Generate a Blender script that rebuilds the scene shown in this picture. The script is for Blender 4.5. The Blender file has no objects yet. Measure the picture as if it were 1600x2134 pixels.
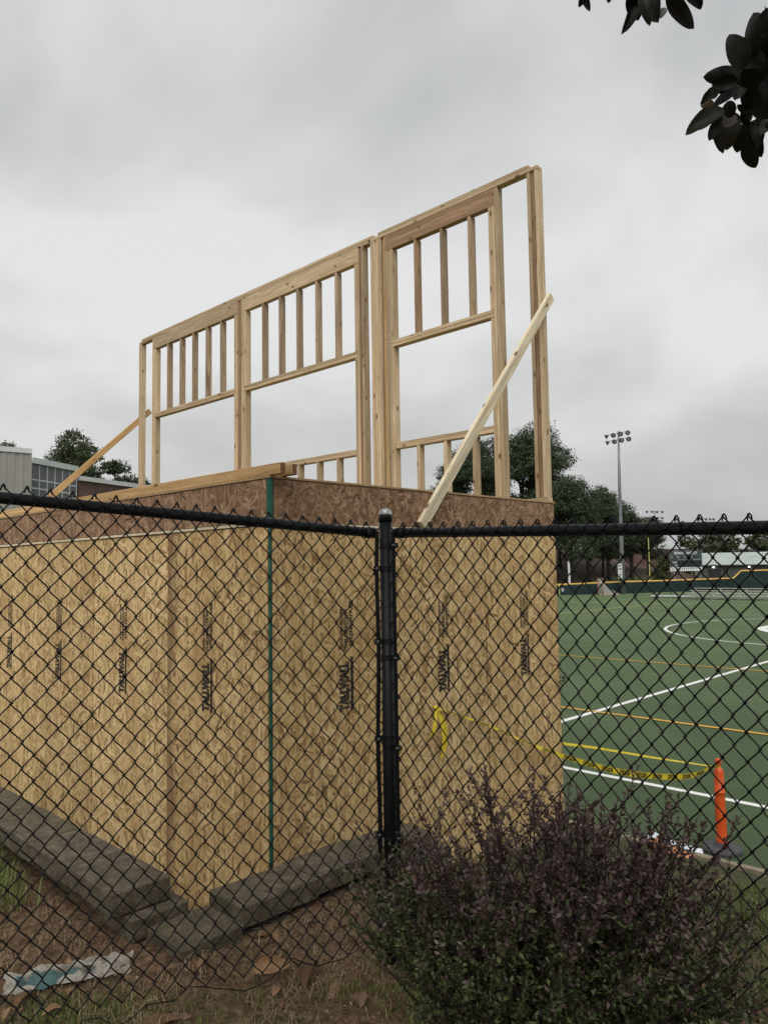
import bpy, bmesh, math, random
import numpy as np
from mathutils import Vector, Matrix, noise as mnoise

random.seed(7); rng = np.random.default_rng(11)
scene = bpy.context.scene
COL = scene.collection
EYE = 1.62                     # the photographer's eye above the ground at the fence
R = math.radians

# ------------------------------------------------------------------ camera
cam_d = bpy.data.cameras.new('camera'); cam = bpy.data.objects.new('camera', cam_d); COL.objects.link(cam)
yaw, pitch, roll = R(-44.446), R(4.201), R(-0.89)
f = Vector((math.sin(yaw)*math.cos(pitch), math.cos(yaw)*math.cos(pitch), math.sin(pitch)))
r0 = Vector((math.cos(yaw), -math.sin(yaw), 0)); u0 = r0.cross(f)
r1 = r0*math.cos(roll) + u0*math.sin(roll); u1 = u0*math.cos(roll) - r0*math.sin(roll)
m = Matrix((r1, u1, -f)).transposed().to_4x4(); m.translation = (0, 0, EYE)
cam.matrix_world = m
cam_d.sensor_fit = 'VERTICAL'; cam_d.sensor_height = 24.0; cam_d.lens = 24.0*1578.9/2134
cam_d.clip_start = 0.05; cam_d.clip_end = 3000
scene.camera = cam

# ------------------------------------------------------------------ overcast sky
SUN_EL, SUN_AZ = R(50), R(142)          # azimuth from +Y towards +X
world = bpy.data.worlds.new('World'); scene.world = world; world.use_nodes = True
wn, wl = world.node_tree.nodes, world.node_tree.links
wn.clear()
wo = wn.new('ShaderNodeOutputWorld'); bg = wn.new('ShaderNodeBackground'); wl.new(bg.outputs[0], wo.inputs[0])
sky = wn.new('ShaderNodeTexSky'); sky.sky_type = 'NISHITA'; sky.sun_disc = False
sky.sun_elevation = SUN_EL; sky.sun_rotation = SUN_AZ; sky.air_density = 2.0; sky.dust_density = 4.0
tc = wn.new('ShaderNodeTexCoord'); mp = wn.new('ShaderNodeMapping'); mp.inputs['Scale'].default_value = (1.0, 1.0, 1.6)
mp.inputs['Location'].default_value = (3.1, 1.7, 0.4)
wl.new(tc.outputs['Generated'], mp.inputs[0])
n1 = wn.new('ShaderNodeTexNoise'); n1.inputs['Scale'].default_value = 1.7; n1.inputs['Detail'].default_value = 5; n1.inputs['Roughness'].default_value = .48; n1.inputs['Distortion'].default_value = .35
wl.new(mp.outputs[0], n1.inputs['Vector'])
rp = wn.new('ShaderNodeValToRGB')
rp.color_ramp.elements[0].position = .36; rp.color_ramp.elements[0].color = (4.3, 4.40, 4.50, 1)
rp.color_ramp.elements[1].position = .62; rp.color_ramp.elements[1].color = (7.9, 7.9, 7.85, 1)
wl.new(n1.outputs[0], rp.inputs[0])
mx = wn.new('ShaderNodeMix'); mx.data_type = 'RGBA'; mx.inputs['Factor'].default_value = .93      # cloud cover
wl.new(sky.outputs[0], mx.inputs['A']); wl.new(rp.outputs[0], mx.inputs['B'])
wl.new(mx.outputs['Result'], bg.inputs[0]); bg.inputs[1].default_value = 0.058

sun_d = bpy.data.lights.new('sun', 'SUN'); sun = bpy.data.objects.new('sun', sun_d); COL.objects.link(sun)
sun_d.energy = 1.5; sun_d.angle = R(45); sun_d.color = (1, .97, .93)
sd = Vector((math.sin(SUN_AZ)*math.cos(SUN_EL), math.cos(SUN_AZ)*math.cos(SUN_EL), math.sin(SUN_EL)))
sun.rotation_euler = sd.to_track_quat('Z', 'Y').to_euler(); sun.location = sd*40

vs = scene.view_settings
vs.view_transform = 'Standard'; vs.look = 'None'; vs.exposure = 0.82; vs.gamma = 1.0; vs.use_curve_mapping = False
scene.render.engine = 'CYCLES'
scene.cycles.max_bounces = 6

# ------------------------------------------------------------------ node helpers
class NT:
    def __init__(s, name):
        s.m = bpy.data.materials.new(name); s.m.use_nodes = True
        s.n = s.m.node_tree.nodes; s.l = s.m.node_tree.links
        s.b = s.n['Principled BSDF']
        s.b.inputs['Specular IOR Level'].default_value = .3
    def new(s, t, **kw):
        x = s.n.new(t)
        for k, v in kw.items():
            if k.startswith('_'): setattr(x, k[1:], v)
            else: x.inputs[k.replace('__', ' ')].default_value = v
        return x
    def lk(s, a, b): s.l.new(a, b)
    def math(s, op, a, b=None, clamp=False):
        x = s.n.new('ShaderNodeMath'); x.operation = op; x.use_clamp = clamp
        for i, v in enumerate((a, b)):
            if v is None: continue
            if isinstance(v, (int, float)): x.inputs[i].default_value = v
            else: s.lk(v, x.inputs[i])
        return x.outputs[0]
    def mix(s, fac, a, b, blend='MIX'):
        x = s.n.new('ShaderNodeMix'); x.data_type = 'RGBA'; x.blend_type = blend
        for nm, v in (('Factor', fac), ('A', a), ('B', b)):
            if isinstance(v, (int, float)): x.inputs[nm].default_value = v
            elif isinstance(v, tuple): x.inputs[nm].default_value = (*v, 1) if len(v) == 3 else v
            else: s.lk(v, x.inputs[nm])
        return x.outputs['Result']
    def ramp(s, fac, stops):
        x = s.n.new('ShaderNodeValToRGB'); e = x.color_ramp.elements
        while len(e) < len(stops): e.new(.5)
        for el, (p, c) in zip(e, stops): el.position = p; el.color = (*c, 1) if len(c) == 3 else c
        s.lk(fac, x.inputs[0]); return x.outputs[0]
    def coord(s, scale=(1, 1, 1), rot=(0, 0, 0), kind='Object', rand=True):   # rotates first, then scales
        t = s.n.new('ShaderNodeTexCoord'); v = t.outputs[kind]
        if rand:
            oi = s.n.new('ShaderNodeObjectInfo'); k = s.math('MULTIPLY', oi.outputs['Random'], 37.0)
            a = s.n.new('ShaderNodeVectorMath'); a.operation = 'ADD'; s.lk(v, a.inputs[0]); s.lk(k, a.inputs[1]); v = a.outputs[0]
        mp = s.n.new('ShaderNodeMapping'); mp.vector_type = 'TEXTURE'; mp.inputs['Scale'].default_value = tuple(1/q for q in scale); mp.inputs['Rotation'].default_value = rot
        s.lk(v, mp.inputs[0]); return mp.outputs[0]
    def noise(s, vec, scale=5, detail=4, rough=.5, dist=0):
        x = s.n.new('ShaderNodeTexNoise'); s.lk(vec, x.inputs['Vector'])
        x.inputs['Scale'].default_value = scale; x.inputs['Detail'].default_value = detail
        x.inputs['Roughness'].default_value = rough; x.inputs['Distortion'].default_value = dist
        return x.outputs[0]
    def rnd(s):
        return s.n.new('ShaderNodeObjectInfo').outputs['Random']
    def bump(s, h, strength=.3, dist=.01):
        x = s.n.new('ShaderNodeBump'); x.inputs['Strength'].default_value = strength; x.inputs['Distance'].default_value = dist
        s.lk(h, x.inputs['Height']); s.lk(x.outputs[0], s.b.inputs['Normal'])
    def col(s, c):
        if isinstance(c, tuple): s.b.inputs['Base Color'].default_value = (*c, 1)
        else: s.lk(c, s.b.inputs['Base Color'])
    def rough(s, v): s.b.inputs['Roughness'].default_value = v

def plain(name, c, rough=.6, var=.25, scale=8, metal=0, spec=.3):
    t = NT(name); n = t.noise(t.coord(), scale, 4)
    lo = tuple(x*(1-var) for x in c); hi = tuple(min(1, x*(1+var)) for x in c)
    t.col(t.ramp(n, [(.3, lo), (.7, hi)])); t.rough(rough); t.b.inputs['Metallic'].default_value = metal
    t.b.inputs['Specular IOR Level'].default_value = spec
    return t.m

def lumber_mat(name, lo, hi, dark=.35, knot=(.16, .09, .045)):
    t = NT(name)
    v = t.coord((1.2, 26, 26)); g = t.noise(v, 1.6, 5, .6, .6)
    v2 = t.coord((.6, 9, 9)); g2 = t.noise(v2, 1.3, 3, .5, 1.2)
    c = t.ramp(g, [(.25, tuple(x*.80 for x in lo)), (.45, lo), (.65, hi), (.85, tuple(x*.92 for x in hi))])
    # growth rings
    w = t.new('ShaderNodeTexWave', _wave_type='BANDS', _bands_direction='Z'); t.lk(t.coord((.25, 1, 1)), w.inputs['Vector'])
    w.inputs['Scale'].default_value = 22; w.inputs['Distortion'].default_value = 9; w.inputs['Detail'].default_value = 2; w.inputs['Detail Scale'].default_value = .5
    c = t.mix(t.math('MULTIPLY', t.math('POWER', w.outputs[1], 3.0), .16), c, tuple(x*.55 for x in lo))
    # darker, damp or weathered streaks differ from board to board
    d = t.math('MULTIPLY', t.ramp(g2, [(.45, (0, 0, 0)), (.7, (1, 1, 1))]), t.math('MULTIPLY', t.math('POWER', t.rnd(), 1.5), dark*1.6), True)
    c = t.mix(d, c, tuple(x*.38 for x in lo))
    tint = t.math('ADD', t.math('MULTIPLY', t.math('FRACT', t.math('MULTIPLY', t.rnd(), 7.31)), .36), .78)
    cc = t.new('ShaderNodeCombineColor')
    for i in range(3): t.lk(tint, cc.inputs[i])
    c = t.mix(1.0, c, cc.outputs[0], 'MULTIPLY')
    vo = t.new('ShaderNodeTexVoronoi'); t.lk(t.coord((4.2, 9.5, 9.5)), vo.inputs['Vector']); vo.inputs['Scale'].default_value = 1
    k = t.ramp(vo.outputs['Distance'], [(.09, (1, 1, 1)), (.17, (0, 0, 0))])
    c = t.mix(k, c, knot)
    vo2 = t.new('ShaderNodeTexVoronoi'); t.lk(t.coord((26, 26, 26)), vo2.inputs['Vector']); vo2.inputs['Scale'].default_value = 1
    k2 = t.ramp(vo2.outputs['Distance'], [(.10, (1, 1, 1)), (.15, (0, 0, 0))])
    c = t.mix(t.math('MULTIPLY', k2, .8), c, (.06, .045, .035))
    t.col(c); t.rough(.72); t.bump(g, .25, .004)
    return t.m

def osb_mat(name, stops, angles, length, width, big_stain, fine=.5, edge=False, flat=.72, grain=(160, 40, 16)):
    t = NT(name); best = tone = None
    for i, a in enumerate(angles):
        v = t.coord((1/width, 1, 1/length), (0, R(a), 0))
        vo = t.new('ShaderNodeTexVoronoi', _voronoi_dimensions='3D'); t.lk(v, vo.inputs['Vector']); vo.inputs['Scale'].default_value = 1.0 - .05*i
        sc = t.new('ShaderNodeSeparateColor'); t.lk(vo.outputs['Color'], sc.inputs[0])
        h, g = sc.outputs[0], sc.outputs[1]
        if best is None: best, tone = h, g
        else:
            gt = t.math('GREATER_THAN', h, best)
            mxn = t.n.new('ShaderNodeMix'); mxn.data_type = 'FLOAT'
            t.lk(gt, mxn.inputs[0]); t.lk(tone, mxn.inputs[2]); t.lk(g, mxn.inputs[3]); tone = mxn.outputs[0]
            best = t.math('MAXIMUM', best, h)
    gr = t.noise(t.coord(grain), 1, 4, .6)
    tone2 = t.math('ADD', t.math('MULTIPLY', tone, flat), t.math('MULTIPLY', gr, 1.02-flat))
    c = t.ramp(tone2, stops)
    st = t.noise(t.coord((2.2, 1, .8)), 1.5, 4, .6)
    c = t.mix(t.math('MULTIPLY', t.ramp(st, [(.48, (0, 0, 0)), (.72, (1, 1, 1))]), .55), c, big_stain)
    vo = t.new('ShaderNodeTexVoronoi'); t.lk(t.coord((60, 10, 22)), vo.inputs['Vector']); vo.inputs['Scale'].default_value = .55
    k = t.ramp(vo.outputs['Distance'], [(.10, (1, 1, 1)), (.17, (0, 0, 0))])
    c = t.mix(t.math('MULTIPLY', k, fine), c, (.045, .03, .018))
    c = t.mix(1.0, c, t.n.new('ShaderNodeObjectInfo').outputs['Color'], 'MULTIPLY')     # every sheet has its own tone
    if edge:      # brown band down one side of this sheet
        sx = t.n.new('ShaderNodeSeparateXYZ'); t.lk(t.coord(rand=False), sx.inputs[0])
        k = t.math('ADD', t.math('MULTIPLY', t.math('SUBTRACT', -.46, sx.outputs[0]), 9.0), t.math('MULTIPLY', t.math('SUBTRACT', st, .5), 2.6), True)
        c = t.mix(t.math('MULTIPLY', k, .75), c, (.20, .115, .055))
    t.col(c); t.rough(.8); t.bump(best, .35, .004)
    return t.m

M = {}
M['lumber'] = lumber_mat('pine_lumber', (.45, .34, .205), (.60, .48, .315))
M['lumber_worn'] = lumber_mat('weathered_pine', (.34, .245, .155), (.49, .375, .25), .6)
M['lumber_gold'] = lumber_mat('fresh_pine', (.52, .325, .14), (.68, .46, .225), .15)
M['lumber_brown'] = lumber_mat('damp_and_shaded_pine', (.29, .185, .105), (.42, .28, .17), .4)  # damp header colour; on the recessed studs it serves as painted shade
M['lumber_white'] = lumber_mat('pale_spruce', (.60, .51, .35), (.76, .68, .50), .12)
OSB_STOPS = [(.14, (.20, .12, .050)), (.32, (.46, .31, .14)), (.55, (.58, .41, .19)), (.85, (.74, .56, .30))]
M['osb'] = osb_mat('osb_sheathing', OSB_STOPS, (5, -14, 24, -33, 58, -75, 0), .095, .017, (.38, .235, .10), .85)
M['osb_brown_side'] = osb_mat('osb_sheathing_brown_side', OSB_STOPS, (5, -14, 24, -33, 58, -75, 0), .095, .017, (.38, .235, .10), .85, True)
M['osb_rim'] = osb_mat('osb_rim', [(.15, (.095, .050, .027)), (.38, (.20, .115, .064)), (.60, (.29, .178, .104)), (.78, (.40, .265, .165)), (.92, (.56, .41, .27))],
                   (8, 35, 62, 88, 114, 140, 165, -20), .075, .015, (.20, .10, .056), .25, False, .60, (70, 70, 60))
M['end_grain'] = plain('end_grain', (.20, .095, .050), .85, .4, 60)
M['osb_edge'] = plain('osb_cut_edge', (.36, .25, .13), .85, .35, 60)
M['green_trim'] = plain('green_coated_edge', (.018, .110, .076), .5, .25, 9)
M['ink'] = None
t = NT('stamp_ink'); n = t.noise(t.coord((90, 90, 40)), 1, 3, .6); t.col(t.ramp(n, [(.50, (.022, .020, .018)), (.72, (.22, .155, .09))])); t.rough(.85); M['ink'] = t.m
t = NT('concrete_block')
n = t.noise(t.coord(), 14, 6, .65); n2 = t.noise(t.coord(), 2.5, 4)
c = t.ramp(n, [(.3, (.050, .038, .024)), (.55, (.108, .086, .058)), (.75, (.185, .155, .110))])
vo = t.new('ShaderNodeTexVoronoi'); t.lk(t.coord(), vo.inputs['Vector']); vo.inputs['Scale'].default_value = 105
c = t.mix(t.ramp(vo.outputs['Distance'], [(.12, (1, 1, 1)), (.22, (0, 0, 0))]), c, (.36, .35, .32))
c = t.mix(t.math('MULTIPLY', t.ramp(n2, [(.5, (0, 0, 0)), (.7, (1, 1, 1))]), .55), c, (.075, .07, .032))
t.col(c); t.rough(.85); t.bump(n, .6, .006); M['concrete'] = t.m
t = NT('black_vinyl'); t.col((.005, .0055, .0075)); t.rough(.45); t.b.inputs['Specular IOR Level'].default_value = .22; M['vinyl'] = t.m
M['black_metal'] = plain('black_painted_steel', (.007, .008, .010), .45, .4, 30)
M['galv'] = plain('galvanised_dome', (.42, .42, .42), .42, .35, 40, .75, .5)
M['bolt'] = plain('dull_bolt', (.12, .12, .125), .5, .3, 50, .6)

# turf with fibres
t = NT('turf'); v = t.coord((1, 1, 1), rand=False)
a = t.noise(v, .35, 4, .6); b = t.noise(t.coord((3.2, 14, 1), (0, 0, R(35)), rand=False), 2.4, 5, .7); d = t.noise(v, 95, 3, .7)
mixn = t.math('ADD', t.math('MULTIPLY', a, .35), t.math('ADD', t.math('MULTIPLY', b, .35), t.math('MULTIPLY', d, .4)))
t.col(t.ramp(mixn, [(.36, (.050, .084, .034)), (.52, (.092, .144, .060)), (.72, (.155, .215, .105))])); t.rough(.8); t.bump(d, 1.0, .05); M['turf'] = t.m
M['line_white'] = plain('white_line', (.66, .68, .64), .85, .18, 40)
M['line_orange'] = plain('orange_line', (.58, .33, .06), .85, .2, 30)
M['line_yellow'] = plain('yellow_line', (.50, .45, .11), .85, .2, 30)
M['line_purple'] = plain('dull_red_line', (.28, .17, .12), .85, .2, 30)

# bare soil with moss, litter and thin grass
t = NT('soil'); v = t.coord(rand=False)
a = t.noise(v, 1.1, 5, .6); b = t.noise(v, 22, 6, .7); d = t.noise(v, 140, 4, .7)
c = t.ramp(b, [(.30, (.045, .026, .014)), (.5, (.19, .11, .060)), (.68, (.38, .25, .15))])
c = t.mix(t.ramp(d, [(.58, (0, 0, 0)), (.72, (1, 1, 1))]), c, (.19, .13, .075))
tx = t.n.new('ShaderNodeSeparateXYZ'); t.lk(v, tx.inputs[0])
slope = t.math('MULTIPLY', t.math('SUBTRACT', tx.outputs[1], 3.0), .9, True)
far = t.math('MULTIPLY', t.math('SUBTRACT', t.math('MULTIPLY', tx.outputs[0], -1.0), 5.5), .5, True)
gm = t.math('MAXIMUM', t.math('MAXIMUM', slope, far), t.ramp(a, [(.50, (0, 0, 0)), (.66, (.8, .8, .8))]))
g = t.ramp(b, [(.3, (.030, .038, .014)), (.55, (.070, .076, .028)), (.75, (.15, .14, .062))])
t.col(t.mix(gm, c, g)); t.rough(.95); t.bump(b, 1.0, .05); M['soil'] = t.m
t = NT('hill_litter'); v = t.coord(rand=False); a = t.noise(v, .09, 4, .6); b = t.noise(v, 1.5, 5, .7)
t.col(t.mix(t.ramp(a, [(.55, (0, 0, 0)), (.66, (1, 1, 1))]), t.ramp(b, [(.3, (.042, .026, .018)), (.7, (.085, .058, .042))]), t.ramp(b, [(.3, (.045, .065, .02)), (.7, (.10, .125, .045))])))
t.rough(.95); M['hill'] = t.m

def leaf_mat(name, stops, rough=.5, scale=.9, spec=.3, rand=False):
    t = NT(name); g = t.n.new('ShaderNodeNewGeometry')
    k = g.outputs['Random Per Island'] if not rand else t.rnd()
    n = t.noise(t.coord(rand=False), scale, 3)
    kk = t.math('ADD', t.math('MULTIPLY', k, .6), t.math('MULTIPLY', n, .45))
    t.col(t.ramp(kk, stops)); t.rough(rough); t.b.inputs['Specular IOR Level'].default_value = spec
    return t.m
M['leaf_oak'] = leaf_mat('oak_leaves', [(.2, (.030, .042, .020)), (.55, (.055, .074, .032)), (.85, (.095, .115, .050))], .55, .5)
M['leaf_dark'] = leaf_mat('dark_leaves', [(.2, (.024, .036, .018)), (.55, (.042, .060, .030)), (.85, (.070, .092, .045))], .6, .4)
M['leaf_fresh'] = leaf_mat('fresh_leaves', [(.2, (.028, .042, .012)), (.55, (.060, .078, .022)), (.85, (.11, .12, .035))], .55, .5)
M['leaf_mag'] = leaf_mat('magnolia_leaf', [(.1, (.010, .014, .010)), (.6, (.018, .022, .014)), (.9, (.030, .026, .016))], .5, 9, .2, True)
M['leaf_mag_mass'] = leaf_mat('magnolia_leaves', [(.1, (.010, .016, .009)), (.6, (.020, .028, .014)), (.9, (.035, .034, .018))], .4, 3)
M['leaf_tan'] = plain('tan_dead_leaf', (.13, .085, .035), .6, .4, 25)
M['leaf_olive'] = plain('olive_leaf', (.09, .095, .05), .55, .4, 25)
M['leaf_pale'] = plain('pale_leaf_back', (.20, .20, .19), .5, .3, 25)
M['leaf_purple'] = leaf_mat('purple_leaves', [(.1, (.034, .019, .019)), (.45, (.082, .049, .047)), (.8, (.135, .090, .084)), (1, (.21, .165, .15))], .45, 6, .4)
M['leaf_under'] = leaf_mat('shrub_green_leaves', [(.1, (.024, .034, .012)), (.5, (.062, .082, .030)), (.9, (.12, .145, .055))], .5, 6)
M['twig'] = plain('dark_twig', (.030, .020, .017), .8, .4, 30)
M['bark'] = plain('bark', (.055, .043, .034), .9, .4, 3)
M['grass'] = leaf_mat('grass_blades', [(.1, (.034, .056, .012)), (.5, (.080, .115, .026)), (.8, (.14, .165, .045)), (1, (.26, .22, .11))], .6, 3)
M['grass_lush'] = leaf_mat('lush_grass', [(.1, (.06, .095, .018)), (.5, (.13, .18, .04)), (.9, (.22, .26, .075))], .6, 3)
M['straw'] = leaf_mat('straw', [(.1, (.08, .05, .028)), (.5, (.22, .15, .085)), (.9, (.44, .34, .21))], .8, 3)
t = NT('fallen_leaf'); k = t.rnd(); n = t.noise(t.coord(), 16, 5, .6)
c = t.ramp(k, [(0, (.11, .060, .030)), (.4, (.22, .125, .060)), (.75, (.36, .23, .12)), (1, (.16, .095, .065))])
t.col(t.mix(t.ramp(n, [(.45, (0, 0, 0)), (.75, (.8, .8, .8))]), c, (.045, .026, .016))); t.rough(.6); M['dry_leaf'] = t.m
M['dry_leaf_tan'] = plain('tan_fallen_leaf', (.27, .155, .075), .6, .35, 14)
M['orange'] = plain('orange_plastic', (.60, .088, .018), .45, .15, 6)
M['rubber'] = plain('grey_rubber', (.06, .06, .066), .7, .35, 20)
t = NT('yellow_tape'); t.col(t.ramp(t.noise(t.coord(), 26, 3), [(.32, (.50, .39, .02)), (.58, (.74, .58, .03))])); t.rough(.4); t.b.inputs['Transmission Weight'].default_value = 0; M['tape'] = t.m
M['black'] = plain('black_print', (.015, .014, .012), .6, .3, 30)
M['white_paint'] = plain('white_paint', (.62, .64, .63), .55, .1, 5)
M['green_wall'] = plain('dark_green_padding', (.010, .026, .026), .7, .3, .6)
M['yellow_cap'] = plain('yellow_cap', (.60, .37, .10), .5, .15, 2)
M['pole_grey'] = plain('grey_steel_pole', (.20, .21, .22), .5, .2, 1, .3)
M['lamp_dark'] = plain('lamp_housing', (.05, .05, .052), .5, .3, 4)
M['glass_dark'] = plain('grey_glass', (.115, .118, .125), .25, .2, .4, 0, .5)
M['siding'] = plain('tan_metal_siding', (.27, .262, .24), .6, .08, .5)
M['brick'] = plain('brick_far', (.105, .060, .052), .85, .3, 1.2)
M['fascia'] = plain('white_fascia', (.52, .54, .54), .6, .1, 1)
M['shed_wall'] = plain('grey_green_shed', (.075, .085, .075), .7, .15, .7)
M['shed_roof'] = plain('pale_metal_roof', (.33, .38, .355), .5, .1, .6)
M['door_dark'] = plain('dark_door', (.030, .026, .028), .6, .2, 1)
M['score_green'] = plain('scoreboard_green', (.035, .055, .050), .55, .2, 2)
M['score_black'] = plain('scoreboard_black', (.012, .016, .018), .5, .2, 2)
M['alu'] = plain('aluminium_plank', (.48, .50, .46), .45, .12, 4, .4)
M['yellow_pole'] = plain('yellow_green_pole', (.50, .52, .16), .5, .1, 2)
M['red_pipe'] = plain('faded_orange_pipe', (.42, .17, .13), .5, .15, 4)
M['net'] = plain('white_net', (.55, .55, .50), .8, .1, 4)
t = NT('lit_lamp'); t.col((.9, .9, .9)); t.b.inputs['Emission Color'].default_value = (1, .97, .9, 1); t.b.inputs['Emission Strength'].default_value = 3; M['lit'] = t.m
t = NT('rag'); n = t.noise(t.coord(), 5.5, 2, .4); n3 = t.noise(t.coord(), 40, 4)
t.col(t.mix(t.math('MULTIPLY', t.ramp(n3, [(.5, (0, 0, 0)), (.8, (1, 1, 1))]), .5), t.ramp(n, [(.50, (.36, .33, .28)), (.57, (.40, .37, .32)), (.60, (.07, .14, .14)), (.7, (.10, .18, .18))]), (.12, .085, .06))); t.rough(.9); M['rag'] = t.m
M['plastic_white'] = plain('white_plastic_sheet', (.62, .65, .70), .35, .15, 6)
M['board_orange'] = plain('orange_clay_board', (.52, .22, .09), .8, .2, 10)
M['timber_edge'] = plain('weathered_edge_timber', (.22, .19, .13), .85, .35, 5)

# ------------------------------------------------------------------ mesh helpers
class MB:
    def __init__(s): s.v = []; s.f = []
    def box(s, x0, x1, y0, y1, z0, z1):
        b = len(s.v)
        s.v += [(x0, y0, z0), (x1, y0, z0), (x1, y1, z0), (x0, y1, z0), (x0, y0, z1), (x1, y0, z1), (x1, y1, z1), (x0, y1, z1)]
        s.f += [tuple(b+i for i in q) for q in ((0, 3, 2, 1), (4, 5, 6, 7), (0, 1, 5, 4), (1, 2, 6, 5), (2, 3, 7, 6), (3, 0, 4, 7))]
        return s
    def tube(s, pts, rad, sides=8, caps=True):
        pts = [Vector(p) for p in pts]; n = len(pts)
        if isinstance(rad, (int, float)): rad = [rad]*n
        b = len(s.v); prev = None
        for i, p in enumerate(pts):
            tg = (pts[min(i+1, n-1)] - pts[max(i-1, 0)])
            if tg.length < 1e-9: tg = Vector((0, 0, 1))
            tg.normalize()
            if prev is None:
                a = Vector((0, 0, 1)) if abs(tg.z) < .9 else Vector((1, 0, 0))
                nx = tg.cross(a).normalized()
            else:
                nx = (prev - tg*prev.dot(tg)).normalized()
            prev = nx; ny = tg.cross(nx)
            for k in range(sides):
                a = 2*math.pi*k/sides
                s.v.append(tuple(p + (nx*math.cos(a) + ny*math.sin(a))*rad[i]))
        for i in range(n-1):
            for k in range(sides):
                k2 = (k+1) % sides
                s.f.append((b+i*sides+k, b+i*sides+k2, b+(i+1)*sides+k2, b+(i+1)*sides+k))
        if caps:
            s.f.append(tuple(b+k for k in reversed(range(sides)))); s.f.append(tuple(b+(n-1)*sides+k for k in range(sides)))
        return s
    def lathe(s, prof, sides=20, c=(0, 0, 0)):
        b = len(s.v)
        for rr, z in prof:
            for k in range(sides):
                a = 2*math.pi*k/sides; s.v.append((c[0]+rr*math.cos(a), c[1]+rr*math.sin(a), c[2]+z))
        for i in range(len(prof)-1):
            for k in range(sides):
                k2 = (k+1) % sides; s.f.append((b+i*sides+k, b+i*sides+k2, b+(i+1)*sides+k2, b+(i+1)*sides+k))
        s.f.append(tuple(b+k for k in reversed(range(sides)))); s.f.append(tuple(b+(len(prof)-1)*sides+k for k in range(sides)))
        return s
    def poly(s, pts, faces):
        b = len(s.v); s.v += [tuple(p) for p in pts]; s.f += [tuple(b+i for i in q) for q in faces]; return s
    def mesh(s, name, smooth=False):
        me = bpy.data.meshes.new(name); me.from_pydata(s.v, [], s.f); me.update()
        if smooth: me.polygons.foreach_set('use_smooth', [True]*len(me.polygons))
        return me
    def build(s, name, mat, parent=None, smooth=False, loc=None):
        return obj(name, s.mesh(name, smooth), mat, parent, loc)

def obj(name, me, mat, parent=None, loc=None, rot=None):
    if mat is not None and not me.materials: me.materials.append(mat)
    o = bpy.data.objects.new(name, me); COL.objects.link(o)
    if parent: o.parent = parent
    if loc is not None: o.location = loc
    if rot is not None: o.rotation_euler = rot
    return o
def thing(name, label, cat, loc=(0, 0, 0), rotz=0, group=None):
    o = bpy.data.objects.new(name, None); COL.objects.link(o); o.location = loc; o.rotation_euler = (0, 0, rotz)
    return tag(o, label, cat, group)
def tag(o, label, cat, group=None, kind=None):
    o['label'] = label; o['category'] = cat
    if group: o['group'] = group
    if kind: o['kind'] = kind
    return o
def struct(o): o['kind'] = 'structure'; return o

def np_mesh(name, verts, faces_flat, nper, smooth=False):
    """verts (N,3) array, faces (F,nper) index array"""
    me = bpy.data.meshes.new(name); F = len(faces_flat)
    me.vertices.add(len(verts)); me.vertices.foreach_set('co', np.asarray(verts, np.float32).ravel())
    me.loops.add(F*nper); me.loops.foreach_set('vertex_index', np.asarray(faces_flat, np.int32).ravel())
    me.polygons.add(F); me.polygons.foreach_set('loop_start', np.arange(0, F*nper, nper, dtype=np.int32))
    me.polygons.foreach_set('loop_total', np.full(F, nper, np.int32))
    if smooth: me.polygons.foreach_set('use_smooth', np.ones(F, bool))
    me.update(); me.validate(); return me

def unit(a): return a/np.maximum(np.linalg.norm(a, axis=-1, keepdims=True), 1e-9)
def leaf_cards(name, cen, size, aspect=.55, direc=None, fold=.25):
    """folded diamond leaves: 4 corner points, two triangles that meet in a midrib crease"""
    n = len(cen); d = unit(rng.normal(size=(n, 3)) if direc is None else direc)
    s = unit(np.cross(d, unit(rng.normal(size=(n, 3))))); nn = np.cross(d, s)
    size = np.asarray(size).reshape(-1, 1)*np.ones((n, 1))
    b = cen - d*size*.5; tp = cen + d*size*.5
    l = cen - s*size*aspect*.5 + nn*size*fold*.3; rr = cen + s*size*aspect*.5 + nn*size*fold*.3
    v = np.stack([b, l, tp, rr], 1).reshape(-1, 3)
    i = np.arange(n)[:, None]*4
    fa = np.concatenate([i+np.array([[0, 2, 1]]), i+np.array([[0, 3, 2]])], 0)
    return np_mesh(name, v, fa, 3)

def text_geo(s, bold=0.0):
    cu = bpy.data.curves.new('txt', 'FONT'); cu.body = s; cu.offset = bold
    o = bpy.data.objects.new('txt', cu); COL.objects.link(o)
    dg = bpy.context.evaluated_depsgraph_get(); ev = o.evaluated_get(dg); me = ev.to_mesh()
    v = np.array([x.co[:2] for x in me.vertices]); fs = [tuple(q.vertices) for q in me.polygons]
    ev.to_mesh_clear(); bpy.data.objects.remove(o); bpy.data.curves.remove(cu)
    v -= v.min(0); v /= np.maximum(v.max(0), 1e-6)
    return v, fs                                   # normalised to the unit square

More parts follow.
